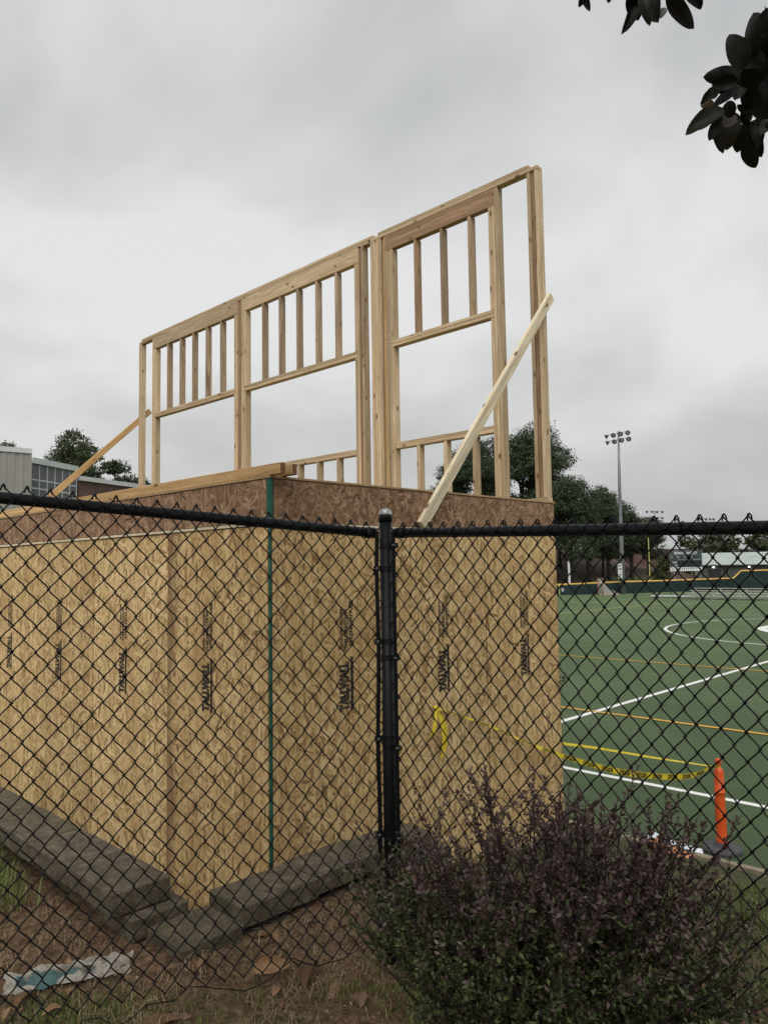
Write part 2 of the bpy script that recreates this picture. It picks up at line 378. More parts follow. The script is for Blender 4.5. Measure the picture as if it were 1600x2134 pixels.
# ================================================================== THE SETTING
def sstep(a, b, x):
    q = min(1, max(0, (x-a)/(b-a))); return q*q*(3-2*q)
def ground_h(x, y):
    z = 0.0
    if y > 3.1: z = -1.75*sstep(2.2, 9.7, y)/sstep(2.2, 9.7, 8.8) + .0 if y < 8.8 else -1.75
    if y > 3.1: z = max(z, -1.75)
    if 3.1 < y < 8.8: z = -1.75*((y-3.1)/5.7)**1.02
    if x < -3.03 and y > 1.74: z = min(z, -.74)
    if -9 < x < 2 and y < 8.7:
        z += .022*mnoise.noise(Vector((x*2.1, y*2.1, 0))) + .010*mnoise.noise(Vector((x*9, y*9, 3)))
    return z
xs = np.concatenate([[-900, -300, -120, -60, -30, -18, -12, -9], np.linspace(-7.5, -3.2, 87), [-3.06, -3.0], np.linspace(-2.9, 1.5, 90), [3, 6, 12, 30, 90, 300, 900]])
ys = np.concatenate([[-900, -300, -90, -30, -10, -4, -2], np.linspace(-1, 1.7, 55), [1.73, 1.76], np.linspace(1.8, 9.0, 145), [10, 14, 25, 60, 120, 300, 900]])
gv = np.array([(x, y, ground_h(x, y)) for y in ys for x in xs]); nx_ = len(xs)
gi = np.array([[j*nx_+i, j*nx_+i+1, (j+1)*nx_+i+1, (j+1)*nx_+i] for j in range(len(ys)-1) for i in range(nx_-1)])
struct(obj('ground', np_mesh('ground', gv, gi, 4, True), M['soil']))

FZ = -1.73
struct(MB().poly([(-140, 8.86, FZ), (70, 8.86, FZ), (70, 88, FZ), (-140, 88, FZ)], [(0, 1, 2, 3)]).build('playing_field', M['turf']))
def strip(name, x0, x1, y0, y1, mat, k=1):
    z = FZ + .005*k
    n = max(2, int(max(x1-x0, y1-y0)/2.0)); a = MB()
    for i in range(n):
        if x1-x0 > y1-y0:
            xa, xb = x0+(x1-x0)*i/n, x0+(x1-x0)*(i+1)/n
            a.poly([(xa, y0, z), (xb, y0, z), (xb, y1, z), (xa, y1, z)], [(0, 1, 2, 3)])
        else:
            ya, yb = y0+(y1-y0)*i/n, y0+(y1-y0)*(i+1)/n
            a.poly([(x0, ya, z), (x1, ya, z), (x1, yb, z), (x0, yb, z)], [(0, 1, 2, 3)])
    struct(a.build(name, mat))
strip('touch_line', -70, 60, 11.14, 11.27, M['line_white'])
strip('halfway_line', -8.98, -8.83, 11.28, 71.6, M['line_white'], 2)
strip('restraining_line', -70, 60, 15.77, 15.89, M['line_orange'], 3)
strip('second_restraining_line', -70, 60, 24.82, 24.94, M['line_orange'], 3)
strip('far_line', -70, -26.5, 60.9, 61.02, M['line_yellow'], 1)
strip('cross_line', -28.4, -28.26, 24.95, 60.85, M['line_yellow'], 2)
strip('crease_line', -26.2, -26.07, 24.95, 69.5, M['line_purple'], 1)
def ring(name, cx, cy, rad, w, mat, k):
    a = MB(); z = FZ+.005*k; n = 96
    for i in range(n):
        p, q = 2*math.pi*i/n, 2*math.pi*(i+1)/n
        a.poly([(cx+rr*math.cos(t_), cy+rr*math.sin(t_), z) for rr, t_ in ((rad-w, p), (rad, p), (rad, q), (rad-w, q))], [(0, 1, 2, 3)])
    struct(a.build(name, mat))
ring('centre_circle', -8.9, 41.6, 9.15, .15, M['line_white'], 3)
ring('centre_emblem_ring', -8.9, 41.9, 4.9, .45, M['line_white'], 4)
ring('centre_emblem', -8.9, 41.9, 4.2, 4.2, M['line_white'] and M['score_black'], 5)

# low hill with pine straw beyond the outfield fence
hx = np.linspace(-150, -28, 62); hy = np.linspace(70, 210, 60)
def hill_h(x, y):
    dd = (x+46.5)*-.917 + (y-84)*.40                       # distance up the slope
    return -1.9 + 9*sstep(-5, 34, dd)*sstep(126, 98, y) + .35*mnoise.noise(Vector((x*.12, y*.12, 1)))
hv = np.array([(x, y, hill_h(x, y)) for y in hy for x in hx])
hi_ = np.array([[j*62+i, j*62+i+1, (j+1)*62+i+1, (j+1)*62+i] for j in range(59) for i in range(61)])
struct(obj('hillside', np_mesh('hillside', hv, hi_, 4, True), M['hill']))

# timber kerb at the edge of the field
kb = thing('field_edging', 'weathered timber edging between the grass bank and the artificial turf', 'edging', (0, 8.8, FZ))
for i, x0 in enumerate(np.arange(-9.6, 6, 2.4)):
    a = MB(); a.box(x0+.004, x0+2.396, -.05, .045, -.1, .045+.01*(i % 2)); a.build('edging_board', M['timber_edge'], kb)

# ================================================================== THE UNFINISHED BUILDING
CX, CY, ZB, ZT, W = -3.8475, 2.8974, EYE+.2871, EYE+.5918, 3.296
LEN = 8.0; ZBOT = ZB-2.44-.25
def chamfer_box(name, lx, ly, lz, ch=.003):
    bm = bmesh.new(); bmesh.ops.create_cube(bm, size=1)
    for v in bm.verts: v.co = Vector((v.co.x*lx, v.co.y*ly, v.co.z*lz))
    bmesh.ops.bevel(bm, geom=list(bm.edges), offset=ch, segments=1, affect='EDGES')
    me = bpy.data.meshes.new(name); bm.to_mesh(me); bm.free(); return me
def lumber(name, x0, x1, y0, y1, z0, z1, mat, parent, jit=1.0, ch=.003):
    c = Vector(((x0+x1)/2, (y0+y1)/2, (z0+z1)/2)); s = (x1-x0, y1-y0, z1-z0)
    ax = max(range(3), key=lambda i: s[i])
    if ax == 0: me = chamfer_box(name, s[0], s[1], s[2], ch); rot = [0, 0, 0]
    elif ax == 1: me = chamfer_box(name, s[1], s[0], s[2], ch); rot = [0, 0, math.pi/2]
    else: me = chamfer_box(name, s[2], s[1], s[0], ch); rot = [0, math.pi/2, 0]
    j = lambda a: random.uniform(-a, a)*jit
    rot = [rot[0]+j(.0012), rot[1]+j(.0012), rot[2]+j(.0012)]
    p = Vector(parent.location) if parent else Vector()
    return obj(name, me, mat, parent, c-p+Vector((j(.0012), j(.003), j(.0004))), rot)
def lumber_dir(name, p0, p1, up, w, d, mat):
    p0, p1 = Vector(p0), Vector(p1); x = (p1-p0); L = x.length; x.normalize()
    y = Vector(up).cross(x).normalized(); z = x.cross(y)
    o = obj(name, chamfer_box(name, L, d, w), mat)
    m = Matrix((x, y, z)).transposed().to_4x4(); m.translation = (p0+p1)/2; o.matrix_world = m; return o

base = thing('sheathed_base', 'building base walled in tan strand board sheets with a brown strand board rim', 'building', (CX, CY, ZBOT))
def panel(name, face, a0, a1, z0, z1, mat, t_=.012, out=0.0):
    """board on the wall: face 'left' looks to -Y, 'right' to +X, 'back' to +Y, 'end' to -X; a = distance from the green corner"""
    wdt = a1-a0-.008; me = chamfer_box(name, wdt, t_, z1-z0-.003, .0015); zc = (z0+z1)/2-ZBOT; mid = (a0+a1)/2
    if face == 'left': loc, rz = (-mid, -t_/2-out, zc), 0
    elif face == 'right': loc, rz = (t_/2+out, mid, zc), math.pi/2
    elif face == 'back': loc, rz = (-mid, W+t_/2+out, zc), math.pi
    else: loc, rz = (-LEN-t_/2-out, mid, zc), -math.pi/2
    return obj(name, me, mat, base, loc, (0, 0, rz))
STAMP = None
def stamp_mesh():
    a = MB()
    def put(s, u0, u1, v0, v1, bold=.02):
        # text runs bottom to top, letter tops point left
        tv, fs = text_geo(s, bold)
        a.poly([(-(v0+(v1-v0)*p[1]), 0, u0+(u1-u0)*p[0]) for p in tv], fs)
    put('TALLWALL', 0, .33, -.004, .088, .085)
    a.poly([(.014, 0, 0), (.014, 0, .36), (.042, 0, .36), (.042, 0, 0)], [(0, 1, 2, 3)])
    put('STRENGTH AXIS', .43, .74, -.042, -.006, .045); put('THIS DIRECTION', .41, .68, .004, .040, .045)
    put('SIZED FOR SPACING', .42, .70, .052, .078, .04)
    me = a.mesh('printed_stamp'); me.materials.append(M['ink']); return me
STAMP = stamp_mesh()
NAILS = MB()
def stamp_on(pn, dx, ztop, t_=.012):
    o = obj('printed_stamp', STAMP, None, pn, (dx, -t_/2-.0016, ztop)); return o
def nail_marks(pn, wdt, hgt):
    a = MB()
    for cx in (-wdt*.28, wdt*.02, wdt*.31):
        for k in range(15):
            z = -hgt/2+.1+k*(hgt-.2)/14 + random.uniform(-.02, .02); x = cx+random.uniform(-.012, .012); s_, l_ = .004, random.uniform(.006, .015)
            a.poly([(x-s_, -.0076, z), (x, -.0076, z-l_), (x+s_, -.0076, z), (x, -.0076, z+l_)], [(0, 1, 2, 3)])
    a.build('nail_marks', M['black'], pn)['kind'] = 'stuff'
wb = [0, 1.22, 2.44, 3.66, 4.88, 6.10, 7.32, LEN]
rz_stamp = ZB-1.24
for i in range(7):
    pn = panel('wall_sheet', 'left', wb[i]+(.003 if i == 0 else 0), wb[i+1], ZBOT, ZB-.012, M['osb_brown_side' if i == 0 else 'osb'], out=.006*((i+1) % 2)); pn.color = ((.95, .93, .90, 1), (1.06, 1.06, 1.06, 1), (.93, .92, .90, 1), (1.03, 1.02, 1.0, 1), (.94, .94, .94, 1), (1, 1, 1, 1), (1, 1, 1, 1))[i]
    if i < 5:
        stamp_on(pn, (wb[i]+wb[i+1])/2-.67-1.22*i+(.01 if i == 0 else 0), rz_stamp-(ZBOT+ZB)/2); nail_marks(pn, 1.2, 2.4)
rw = W/3
for i in range(3):
    pn = panel('wall_sheet', 'right', rw*i+(.003 if i == 0 else 0), rw*(i+1), ZBOT, ZB-.012, M['osb'], out=.006*((i+1) % 2)); pn.color = ((.97, .94, .90, 1), (1.04, 1.04, 1.04, 1), (.98, .96, .93, 1))[i]
    stamp_on(pn, (.62, 1.65, 2.74)[i]-rw*(i+.5)+.02, rz_stamp-(ZBOT+ZB)/2); nail_marks(pn, 1.05, 2.4)
for i in range(7): panel('wall_sheet', 'back', wb[i], wb[i+1], ZBOT, ZB-.012, M['osb'])
for i in range(3): panel('wall_sheet', 'end', rw*i, rw*(i+1), ZBOT, ZB-.012, M['osb'])
# pale strip between wall sheets and rim (top of the wall sheets), then the rim
for i in range(4): panel('pale_strip', 'left', 2*i+(.02 if i == 0 else 0), 2*i+2, ZB-.010, ZB+.012, M['lumber_white'], .02, .006)
panel('pale_strip', 'right', .02, W, ZB-.010, ZB+.012, M['lumber_white'], .02, .006)
for i, (a0, a1) in enumerate(((.02, 1.9), (1.9, 4.34), (4.34, 6.78), (6.78, LEN))): panel('rim_sheet', 'left', a0, a1, ZB+.014, ZT-.018, M['osb_rim'], out=.002*(i % 2))
for a0, a1 in ((.02, 2.44), (2.44, W)): panel('rim_sheet', 'right', a0, a1, ZB+.014, ZT-.018, M['osb_rim'])
for i in range(4): panel('rim_sheet', 'back', 2*i, 2*i+2, ZB+.014, ZT-.018, M['osb_rim'])
panel('rim_sheet', 'end', 0, W, ZB+.014, ZT-.018, M['osb_rim'])
for i in range(4):                                   # floor deck boards on top
    lumber('deck_board', CX-2*i-2+.003, CX-2*i+(.018 if i == 0 else 0), CY-.018, CY+W+.015, ZT-.016, ZT, M['osb_edge'], base, .2, .002)
# coated factory edges of the sheets at the corner
MB().box(.001, .0135, -.0135, .001, 0, ZB-.012-ZBOT).build('green_corner_edge', M['green_trim'], base)
MB().box(-.014, .014, -.014, .014, ZB+.013-ZBOT, ZT-.02-ZBOT).build('green_corner_edge', M['green_trim'], base)

# ---- stud walls (y from CY+W-.089 to CY+W), local x from the corner
YF0, YF1 = CY+W-.089, CY+W
def stud_wall(label, x0, x1):
    return thing('stud_wall', label, 'wall frame', (CX+(x0+x1)/2, YF0, ZT))
def S(root, name, x, z0, z1, mat='lumber', rec=0.0, wd=.038, dp=.089):
    lumber(name, CX+x, CX+x+wd-.0006, YF0+rec, YF0+rec+dp, ZT+z0, ZT+z1, M[mat], root)
def H(root, name, x0, x1, z0, z1, mat='lumber', y0=0.0, y1=.089):
    lumber(name, CX+x0, CX+x1, YF0+y0, YF0+y1, ZT+z0, ZT+z1, M[mat], root)
HB, HT, SB, LB = 3.045, 3.228, 1.902, .735        # header bottom and top, sill bottom, low rail bottom
A = stud_wall('long open stud wall with two header bays, left of the narrow gap', -7.87, -2.32)
H(A, 'bottom_plate', -7.87, -2.425, 0, .038)
H(A, 'top_plate', -7.87, -2.335, HT+.001, HT+.038); H(A, 'top_plate', -7.79, -2.255, HT+.0395, HT+.077)
for x in (-7.87, -7.831): S(A, 'stud', x, .039, HT, rec=random.uniform(0, .006))
S(A, 'stud', -7.42, .039, HT); S(A, 'jack_stud', -7.381, .039, HB)
S(A, 'jack_stud', -7.343, .039, SB-.001); S(A, 'cripple_stud', -7.343, SB+.077, HB)
for x, k in zip((-6.95, -6.57, -6.197, -5.822, -5.442), ('lumber', 'lumber', 'lumber', 'lumber', 'lumber')): S(A, 'cripple_stud', x, SB+.077, HB-.001, 'lumber_worn')
S(A, 'jack_stud', -5.085, .039, SB-.001); S(A, 'cripple_stud', -5.085, SB+.077, HB); S(A, 'jack_stud', -5.046, .039, HB)
S(A, 'stud', -5.005, .039, HT, 'lumber_brown', .012); S(A, 'stud', -4.965, .039, HT, 'lumber_brown', .018)  # shade of the gap between studs put into browner wood, set back
S(A, 'stud', -4.915, .039, HT); S(A, 'jack_stud', -4.876, .039, HB); S(A, 'jack_stud', -4.837, .039, SB-.001); S(A, 'cripple_stud', -4.837, SB+.077, HB)
for x in (-4.42, -4.051, -3.679, -3.302, -2.929): S(A, 'cripple_stud', x, SB+.077, HB-.001, 'lumber_worn')
S(A, 'jack_stud', -2.580, .039, SB-.001); S(A, 'cripple_stud', -2.580, SB+.077, HB); S(A, 'jack_stud', -2.541, .039, HB)
S(A, 'stud', -2.502, .039, HT, 'lumber_brown', .006); S(A, 'stud', -2.463, .039, HT, rec=.002)  # brown stud carries the dark of the recess in its colour
H(A, 'header', -7.38, -5.008, HB+.001, HT, y1=.075); H(A, 'header', -4.875, -2.504, HB+.001, HT, y1=.075)
for x0, x1 in ((-7.343, -5.048), (-4.837, -2.543)):
    H(A, 'sill', x0, x1, SB, SB+.0375); H(A, 'sill', x0+.002, x1-.003, SB+.038, SB+.076, y0=-.003, y1=.086)
for x0, x1 in ((-7.343, -5.086), (-4.798, -2.581)):
    H(A, 'low_rail', x0, x1, LB, LB+.0355); H(A, 'low_rail', x0, x1, LB+.036, LB+.071, y0=.003, y1=.092)
for x in (-6.95, -6.57, -6.197, -5.822, -5.442, -4.42, -4.051, -3.676, -3.300, -2.934): S(A, 'low_stud', x, .039, LB-.001)

B = stud_wall('shorter open stud wall with one brown header bay, right of the narrow gap', -2.30, 0)
H(B, 'bottom_plate', -2.30, 0, 0, .038)
H(B, 'top_plate', -2.30, .0, HT+.001, HT+.038); H(B, 'top_plate', -2.175, -.105, HT+.0395, HT+.077)
S(B, 'stud', -2.30, .039, HT); S(B, 'stud', -2.259, .039, HT, rec=-.004, wd=.091, dp=.038); S(B, 'stud', -2.166, .039, HT)
S(B, 'stud', -2.10, .039, HT, 'lumber_gold', .004); S(B, 'jack_stud', -2.06, .039, HB); S(B, 'jack_stud', -2.02, .039, HB, rec=.003)
S(B, 'jack_stud', -1.981, .039, SB-.001); S(B, 'cripple_stud', -1.981, SB+.077, HB)
for x, k in ((-1.62, 'lumber_brown'), (-1.243, 'lumber_worn'), (-.863, 'lumber_worn')): S(B, 'cripple_stud', x, SB+.077, HB-.001, k)
S(B, 'jack_stud', -.596, .039, SB-.001); S(B, 'cripple_stud', -.596, SB+.077, HB); S(B, 'jack_stud', -.555, .039, HB); S(B, 'stud', -.513, .039, HT)
H(B, 'header', -2.06, -.515, HB+.001, HT, 'lumber_brown', y1=.075)
H(B, 'sill', -1.981, -.558, SB, SB+.0375); H(B, 'sill', -1.98, -.56, SB+.038, SB+.076, y0=-.003, y1=.086)
H(B, 'low_rail', -1.942, -.598, LB, LB+.0355); H(B, 'low_rail', -1.942, -.598, LB+.036, LB+.071, y0=.003, y1=.092)
for x in (-1.624, -1.249, -.867): S(B, 'low_stud', x, .039, LB-.001)
S(B, 'stud', -.128, .039, HT, rec=.004); S(B, 'stud', -.088, .039, HT, 'lumber_brown', .016); S(B, 'stud', -.040, .039, HT)  # dark groove in the end cluster painted as a brown stud

# planks lying on the deck edge
pk = 'lumber boards lying on the deck edge'
p1_ = lumber('deck_plank', CX-3.45, CX+.125, CY-.012, CY+.027, ZT+.001, ZT+.072, M['lumber_gold'], None, .3)
tag(p1_, 'golden pine board along the front deck edge, ending over the green corner', 'plank')
p2_ = lumber('deck_plank', CX-7.9, CX-3.455, CY-.014, CY+.025, ZT+.001, ZT+.070, M['lumber_gold'], None, .3)
tag(p2_, 'golden pine board behind the fence rail at the left picture edge, continuing the deck edge', 'plank')
p3_ = lumber('deck_plank', CX-2.9, CX+.12, CY+.085, CY+.125, ZT+.001, ZT+.072, M['lumber_gold'], None, .3)
tag(p3_, 'short visible board end just behind the front deck board above the green corner', 'plank')
for pl_, lx_ in ((p1_, 3.575), (p3_, 3.02)):
    obj('end_grain', chamfer_box('end_grain', .003, .036, .066, .001), M['end_grain'], pl_, (lx_/2+.0012, 0, 0))
# diagonal braces
b1 = lumber_dir('diagonal_brace', (CX+.040, CY+1.385, ZT-.28), (CX+.040, CY+3.31, ZT+1.975), (1, 0, 0), .040, .089, M['lumber_white'])
tag(b1, 'pale diagonal brace running from the brown rim up to the right end stud', 'brace')
b2 = lumber_dir('diagonal_brace', (CX-7.895, CY+1.50, ZT+.30), (CX-7.895, CY+3.43, ZT+2.13), (1, 0, 0), .040, .089, M['lumber_gold'])
tag(b2, 'brown diagonal brace leaning on the left end of the stud wall', 'brace')

# ---- edging wall of concrete blocks, L-shaped in plan
ew = thing('block_edging', 'low L-shaped edging wall of dark speckled concrete blocks at the foot of the building', 'edging wall', (-3.0, 1.7, 0))
def block(x0, x1, y0, y1, z0, z1):
    lx, ly, lz = x1-x0-.008, y1-y0-.006, z1-z0-.004
    bm = bmesh.new(); bmesh.ops.create_cube(bm, size=1)
    for v in bm.verts: v.co = Vector((v.co.x*lx, v.co.y*ly, v.co.z*lz))
    bmesh.ops.bevel(bm, geom=list(bm.edges), offset=.006, segments=1, affect='EDGES')
    bmesh.ops.subdivide_edges(bm, edges=[e for e in bm.edges if e.calc_length() > .05], cuts=5, use_grid_fill=True)
    sd_ = random.uniform(0, 99)
    for v in bm.verts: v.co += Vector([mnoise.noise(v.co*22+Vector((sd_+7*k, 0, 0)))*.0045 for k in range(3)])
    me = bpy.data.meshes.new('block'); bm.to_mesh(me); bm.free()
    obj('block', me, M['concrete'], ew, (((x0+x1)/2+3.0), ((y0+y1)/2-1.7), (z0+z1)/2), (random.uniform(-.006, .006), random.uniform(-.006, .006), random.uniform(-.012, .012)))
xs_ = [-3.24, -3.70, -4.205, -4.70, -5.19, -5.68, -6.17, -6.66]
for i in range(7): block(xs_[i+1], xs_[i], 1.585, 1.875, .115, .222)
xs2 = [-3.175, -3.49, -3.98, -4.47, -4.96, -5.45, -5.94, -6.43, -6.7]
for i in range(8): block(xs2[i+1], xs2[i], 1.645 if i == 0 else 1.70, 1.93, .012, .113)
for i in range(8): block(xs_[0]-.2-.49*(i+1)+.3, xs_[0]-.2-.49*i+.3, 1.70, 1.95, -.10, .010)
ys2 = [1.715, 2.03, 2.475, 2.92, 3.365]
for i in range(4): block(-3.19-.02*(i > 1), -2.885-.02*i, ys2[i], ys2[i+1], (-.035, .022, .024, .018)[i], (.06, .122, .124, .112)[i])
for i in range(4): block(-3.17, -2.90, 1.72+.44*i, 2.16+.44*i, -.12, -.002)

# ================================================================== CHAIN-LINK FENCE
PX, PY = -2.258, 2.310
fence = thing('chain_link_fence', 'black vinyl-coated chain-link fence with a capped corner post', 'fence', (PX, PY, 0))
PITCH, HALF, WR = .0845, .036, .0025
def wire_mesh(flip, top, seed, hookside):
    """one zigzag strand; local x across (0..HALF), z from the top (0) downwards, y is depth"""
    rr = random.Random(seed); pts = []
    nhalf = 41
    def X(u): return (HALF-u) if flip else u
    # top knuckle: end hooked over
    pts += [(X(HALF+.006*1), .010, -.016), (X(HALF+.006), .008, -.004), (X(HALF+.002), .004, .004), (X(HALF-.001), -.001, .002)]
    z = 0
    for k in range(nhalf):
        u0, u1 = (HALF, 0) if k % 2 == 0 else (0, HALF)
        sgn = -1 if k % 2 == 0 else 1
        dep = .0026*sgn
        dx = u1-u0; dz = -PITCH/2
        jx = rr.uniform(-.0008, .0008); jz = rr.uniform(-.0012, .0012)
        for q, dd in ((.06, 1.25), (.14, 1.1), (.30, 1.0), (.52, 1.1), (.75, 1.0), (.86, 1.1), (.94, 1.25)):
            bow = .0008*math.sin(q*math.pi)*sgn
            qq = .45*q+.55*(3*q*q-2*q*q*q); pts.append((X(u0+dx*qq+jx*.5), dep*dd, z+dz*q+bow+jz*.3))
        z += dz
        if k < nhalf-1: pts.append((X(u1+(.0046 if u1 > 0 else -.0046)+jx), 0, z+jz))
    pts.append((X(u1), .001, z-.002))
    a = MB().tube(pts, WR, 6)
    return a.mesh('wire', True)
VAR = 5
WM = {fl: [wire_mesh(fl, 0, 31*v+int(fl), 0) for v in range(VAR)] for fl in (False, True)}
for fl in WM:
    for me in WM[fl]: me.materials.append(M['vinyl'])
def run(ang, s0, n, ztop0, slope, side):
    """side: +1 when the camera-facing normal is local -Y"""
    ca, sa = math.cos(ang), math.sin(ang)
    rot = ang if side > 0 else ang+math.pi
    for k in range(-1, n):
        # columns: peaks sit where column index is odd
        s = s0 + k*HALF
        fl = (k % 2 == 1)
        zt = ztop0 + slope*(s+HALF/2)
        zt = zt + .0022*mnoise.noise(Vector((s*4, ang, 0)))
        if side > 0: base_s, flip = s, fl
        else: base_s, flip = s+HALF, not fl
        o = obj('wire', WM[flip][(k*7+int(ang*10)) % VAR], None, fence, (ca*base_s, sa*base_s, zt), (random.uniform(-.002, .002), 0, rot))
LA, RA = R(254.1), R(0.9)
ZL, SL = EYE+.187+.004, .074
ZR, SR = EYE+.180+.002, -.032
# left run: first knuckle .093 m from the post axis; right run .098 m
run(LA, .057, 96, ZL-.0065, SL, -1)
run(RA, .062, 96, ZR+.003, SR, 1)
def on_run(ang, s, off, z):
    return Vector((math.cos(ang)*s-math.sin(ang)*off, math.sin(ang)*s+math.cos(ang)*off, z))
# top rails sit behind the fabric
def rail(ang, off, z0, sl, s0, s1):
    a = MB().tube([on_run(ang, s0+(s1-s0)*i/6, off, z0+sl*(s0+(s1-s0)*i/6)) for i in range(7)], .0205, 16)
    a.build('top_rail', M['black_metal'], fence, True)
    c = MB().tube([on_run(ang, s0-.012, off, z0+sl*s0), on_run(ang, s0+.03, off, z0+sl*s0)], [.0235, .0235], 16)
    c.build('rail_end_cup', M['black_metal'], fence, True)
rail(LA, -.026, ZL-.046, SL, .055, 3.55); rail(RA, .026, ZR-.034, SR, .055, 3.55)
# post with dome cap
a = MB().lathe([(.0268, -.3), (.0268, EYE+.205)], 24); a.build('post', M['black_metal'], fence, True)
a = MB().lathe([(.0292, EYE+.195), (.0292, EYE+.222), (.0285, EYE+.224)], 24); a.build('post_collar', M['black_metal'], fence, True)
a = MB().lathe([(.0292, EYE+.2245), (.0295, EYE+.228), (.027, EYE+.239), (.021, EYE+.247), (.011, EYE+.2515), (.002, EYE+.253)], 24); a.build('post_cap', M['galv'], fence, True)
# flat tension bars threaded through the last wires
def bar(ang, s, wob):
    z = [EYE+.155-1.7*i/14 for i in range(15)]
    a = MB()
    for i, zz in enumerate(z):
        q = on_run(ang, s+wob*math.sin(i*1.1)+.012*(i/14)*(1 if wob else .3), 0, zz); d = on_run(ang, 1, 0, 0)*.0085; e = on_run(ang, 0, 1, 0)*.0028
        for sx, sy in ((-1, -1), (1, -1), (1, 1), (-1, 1)): a.v.append(tuple(q+d*sx+e*sy))
        if i:
            b = (i-1)*4
            for k in range(4): a.f.append((b+k, b+(k+1) % 4, b+4+(k+1) % 4, b+4+k))
    a.build('tension_bar', M['black_metal'], fence)
bar(LA, .042, .0035); bar(RA, .044, .0)
def band(ang, z, s):
    a = MB().lathe([(.0283, z-.011), (.0283, z+.011)], 20)
    q0, q1 = on_run(ang, .024, 0, z), on_run(ang, s+.012, 0, z)
    side = on_run(ang, 0, 1, 0)
    for off in (-.006, .006):
        p = [q0+side*(off-.0015), q1+side*(off-.0015), q1+side*(off+.0015), q0+side*(off+.0015)]
        a.poly([v+Vector((0, 0, dz)) for dz in (-.011, .011) for v in p], [(0, 3, 2, 1), (4, 5, 6, 7), (0, 1, 5, 4), (1, 2, 6, 5), (2, 3, 7, 6), (3, 0, 4, 7)])
    o = a.build('tension_band', M['black_metal'], fence)
    c = on_run(ang, s+.004, 0, z); sg = -1 if ang < 1 else 1
    b = MB().tube([c-side*.016, c-side*.007, c+side*.007, c+side*.016], [.007, .0075, .0075, .007], 8)
    b.build('bolt', M['bolt'], o, True)
for y, an, s in ((1185, LA, .045), (1333, LA, .047), (1527, LA, .05), (1138, RA, .05), (1366, RA, .05), (1545, RA, .052), (1720, RA, .052), (1715, LA, .052)):
    band(an, EYE-(y-1183)/486.0, s)
# slack bottom tension wire
def slack(ang, n, z0, amp):
    pts = [on_run(ang, .04+3.5*i/n, .012*math.sin(i*.7)+.02, z0+amp*mnoise.noise(Vector((i*.55, ang, 2)))) for i in range(n+1)]
    MB().tube(pts, .0021, 6).build('tension_wire', M['vinyl'], fence, True)
slack(LA, 70, .115, .05); slack(RA, 70, .06, .02)
# wire ties holding fabric to rail
for ang, off, z0, sl, ss in ((LA, -.026, ZL-.046, SL, (.17, .60, 1.03, 1.5)), (RA, .026, ZR-.034, SR, (.35, .80, 1.26, 1.7))):
    for s in ss:
        pts = []
        for i in range(11):
            t_ = 2*math.pi*i/10
            pts.append(on_run(ang, s+.006*i/10, off+.0235*math.cos(t_)*(1 if ang < 1 else 1), z0+sl*s+.0235*math.sin(t_)))
        pts += [on_run(ang, s+.012, off-.02, z0+sl*s-.03), on_run(ang, s+.03, off-.015, z0+sl*s-.034)]
        MB().tube(pts, .0018, 5).build('wire_tie', M['vinyl'], fence, True)
# sprig of dead plant caught in the mesh
q = Vector((PX, PY, 0))+on_run(RA, .83, -.006, EYE-.40)
cs = np.array(q)+rng.normal(size=(70, 3))*np.array([.012, .004, .010])
cs[:, 2] += (cs[:, 0]-q.x)*.75
sp = obj('dried_sprig', leaf_cards('dried_sprig', cs, rng.uniform(.005, .011, 70), .5), M['leaf_olive'])
tag(sp, 'tiny dried plant sprig caught in the chain-link mesh in front of the turf', 'sprig')

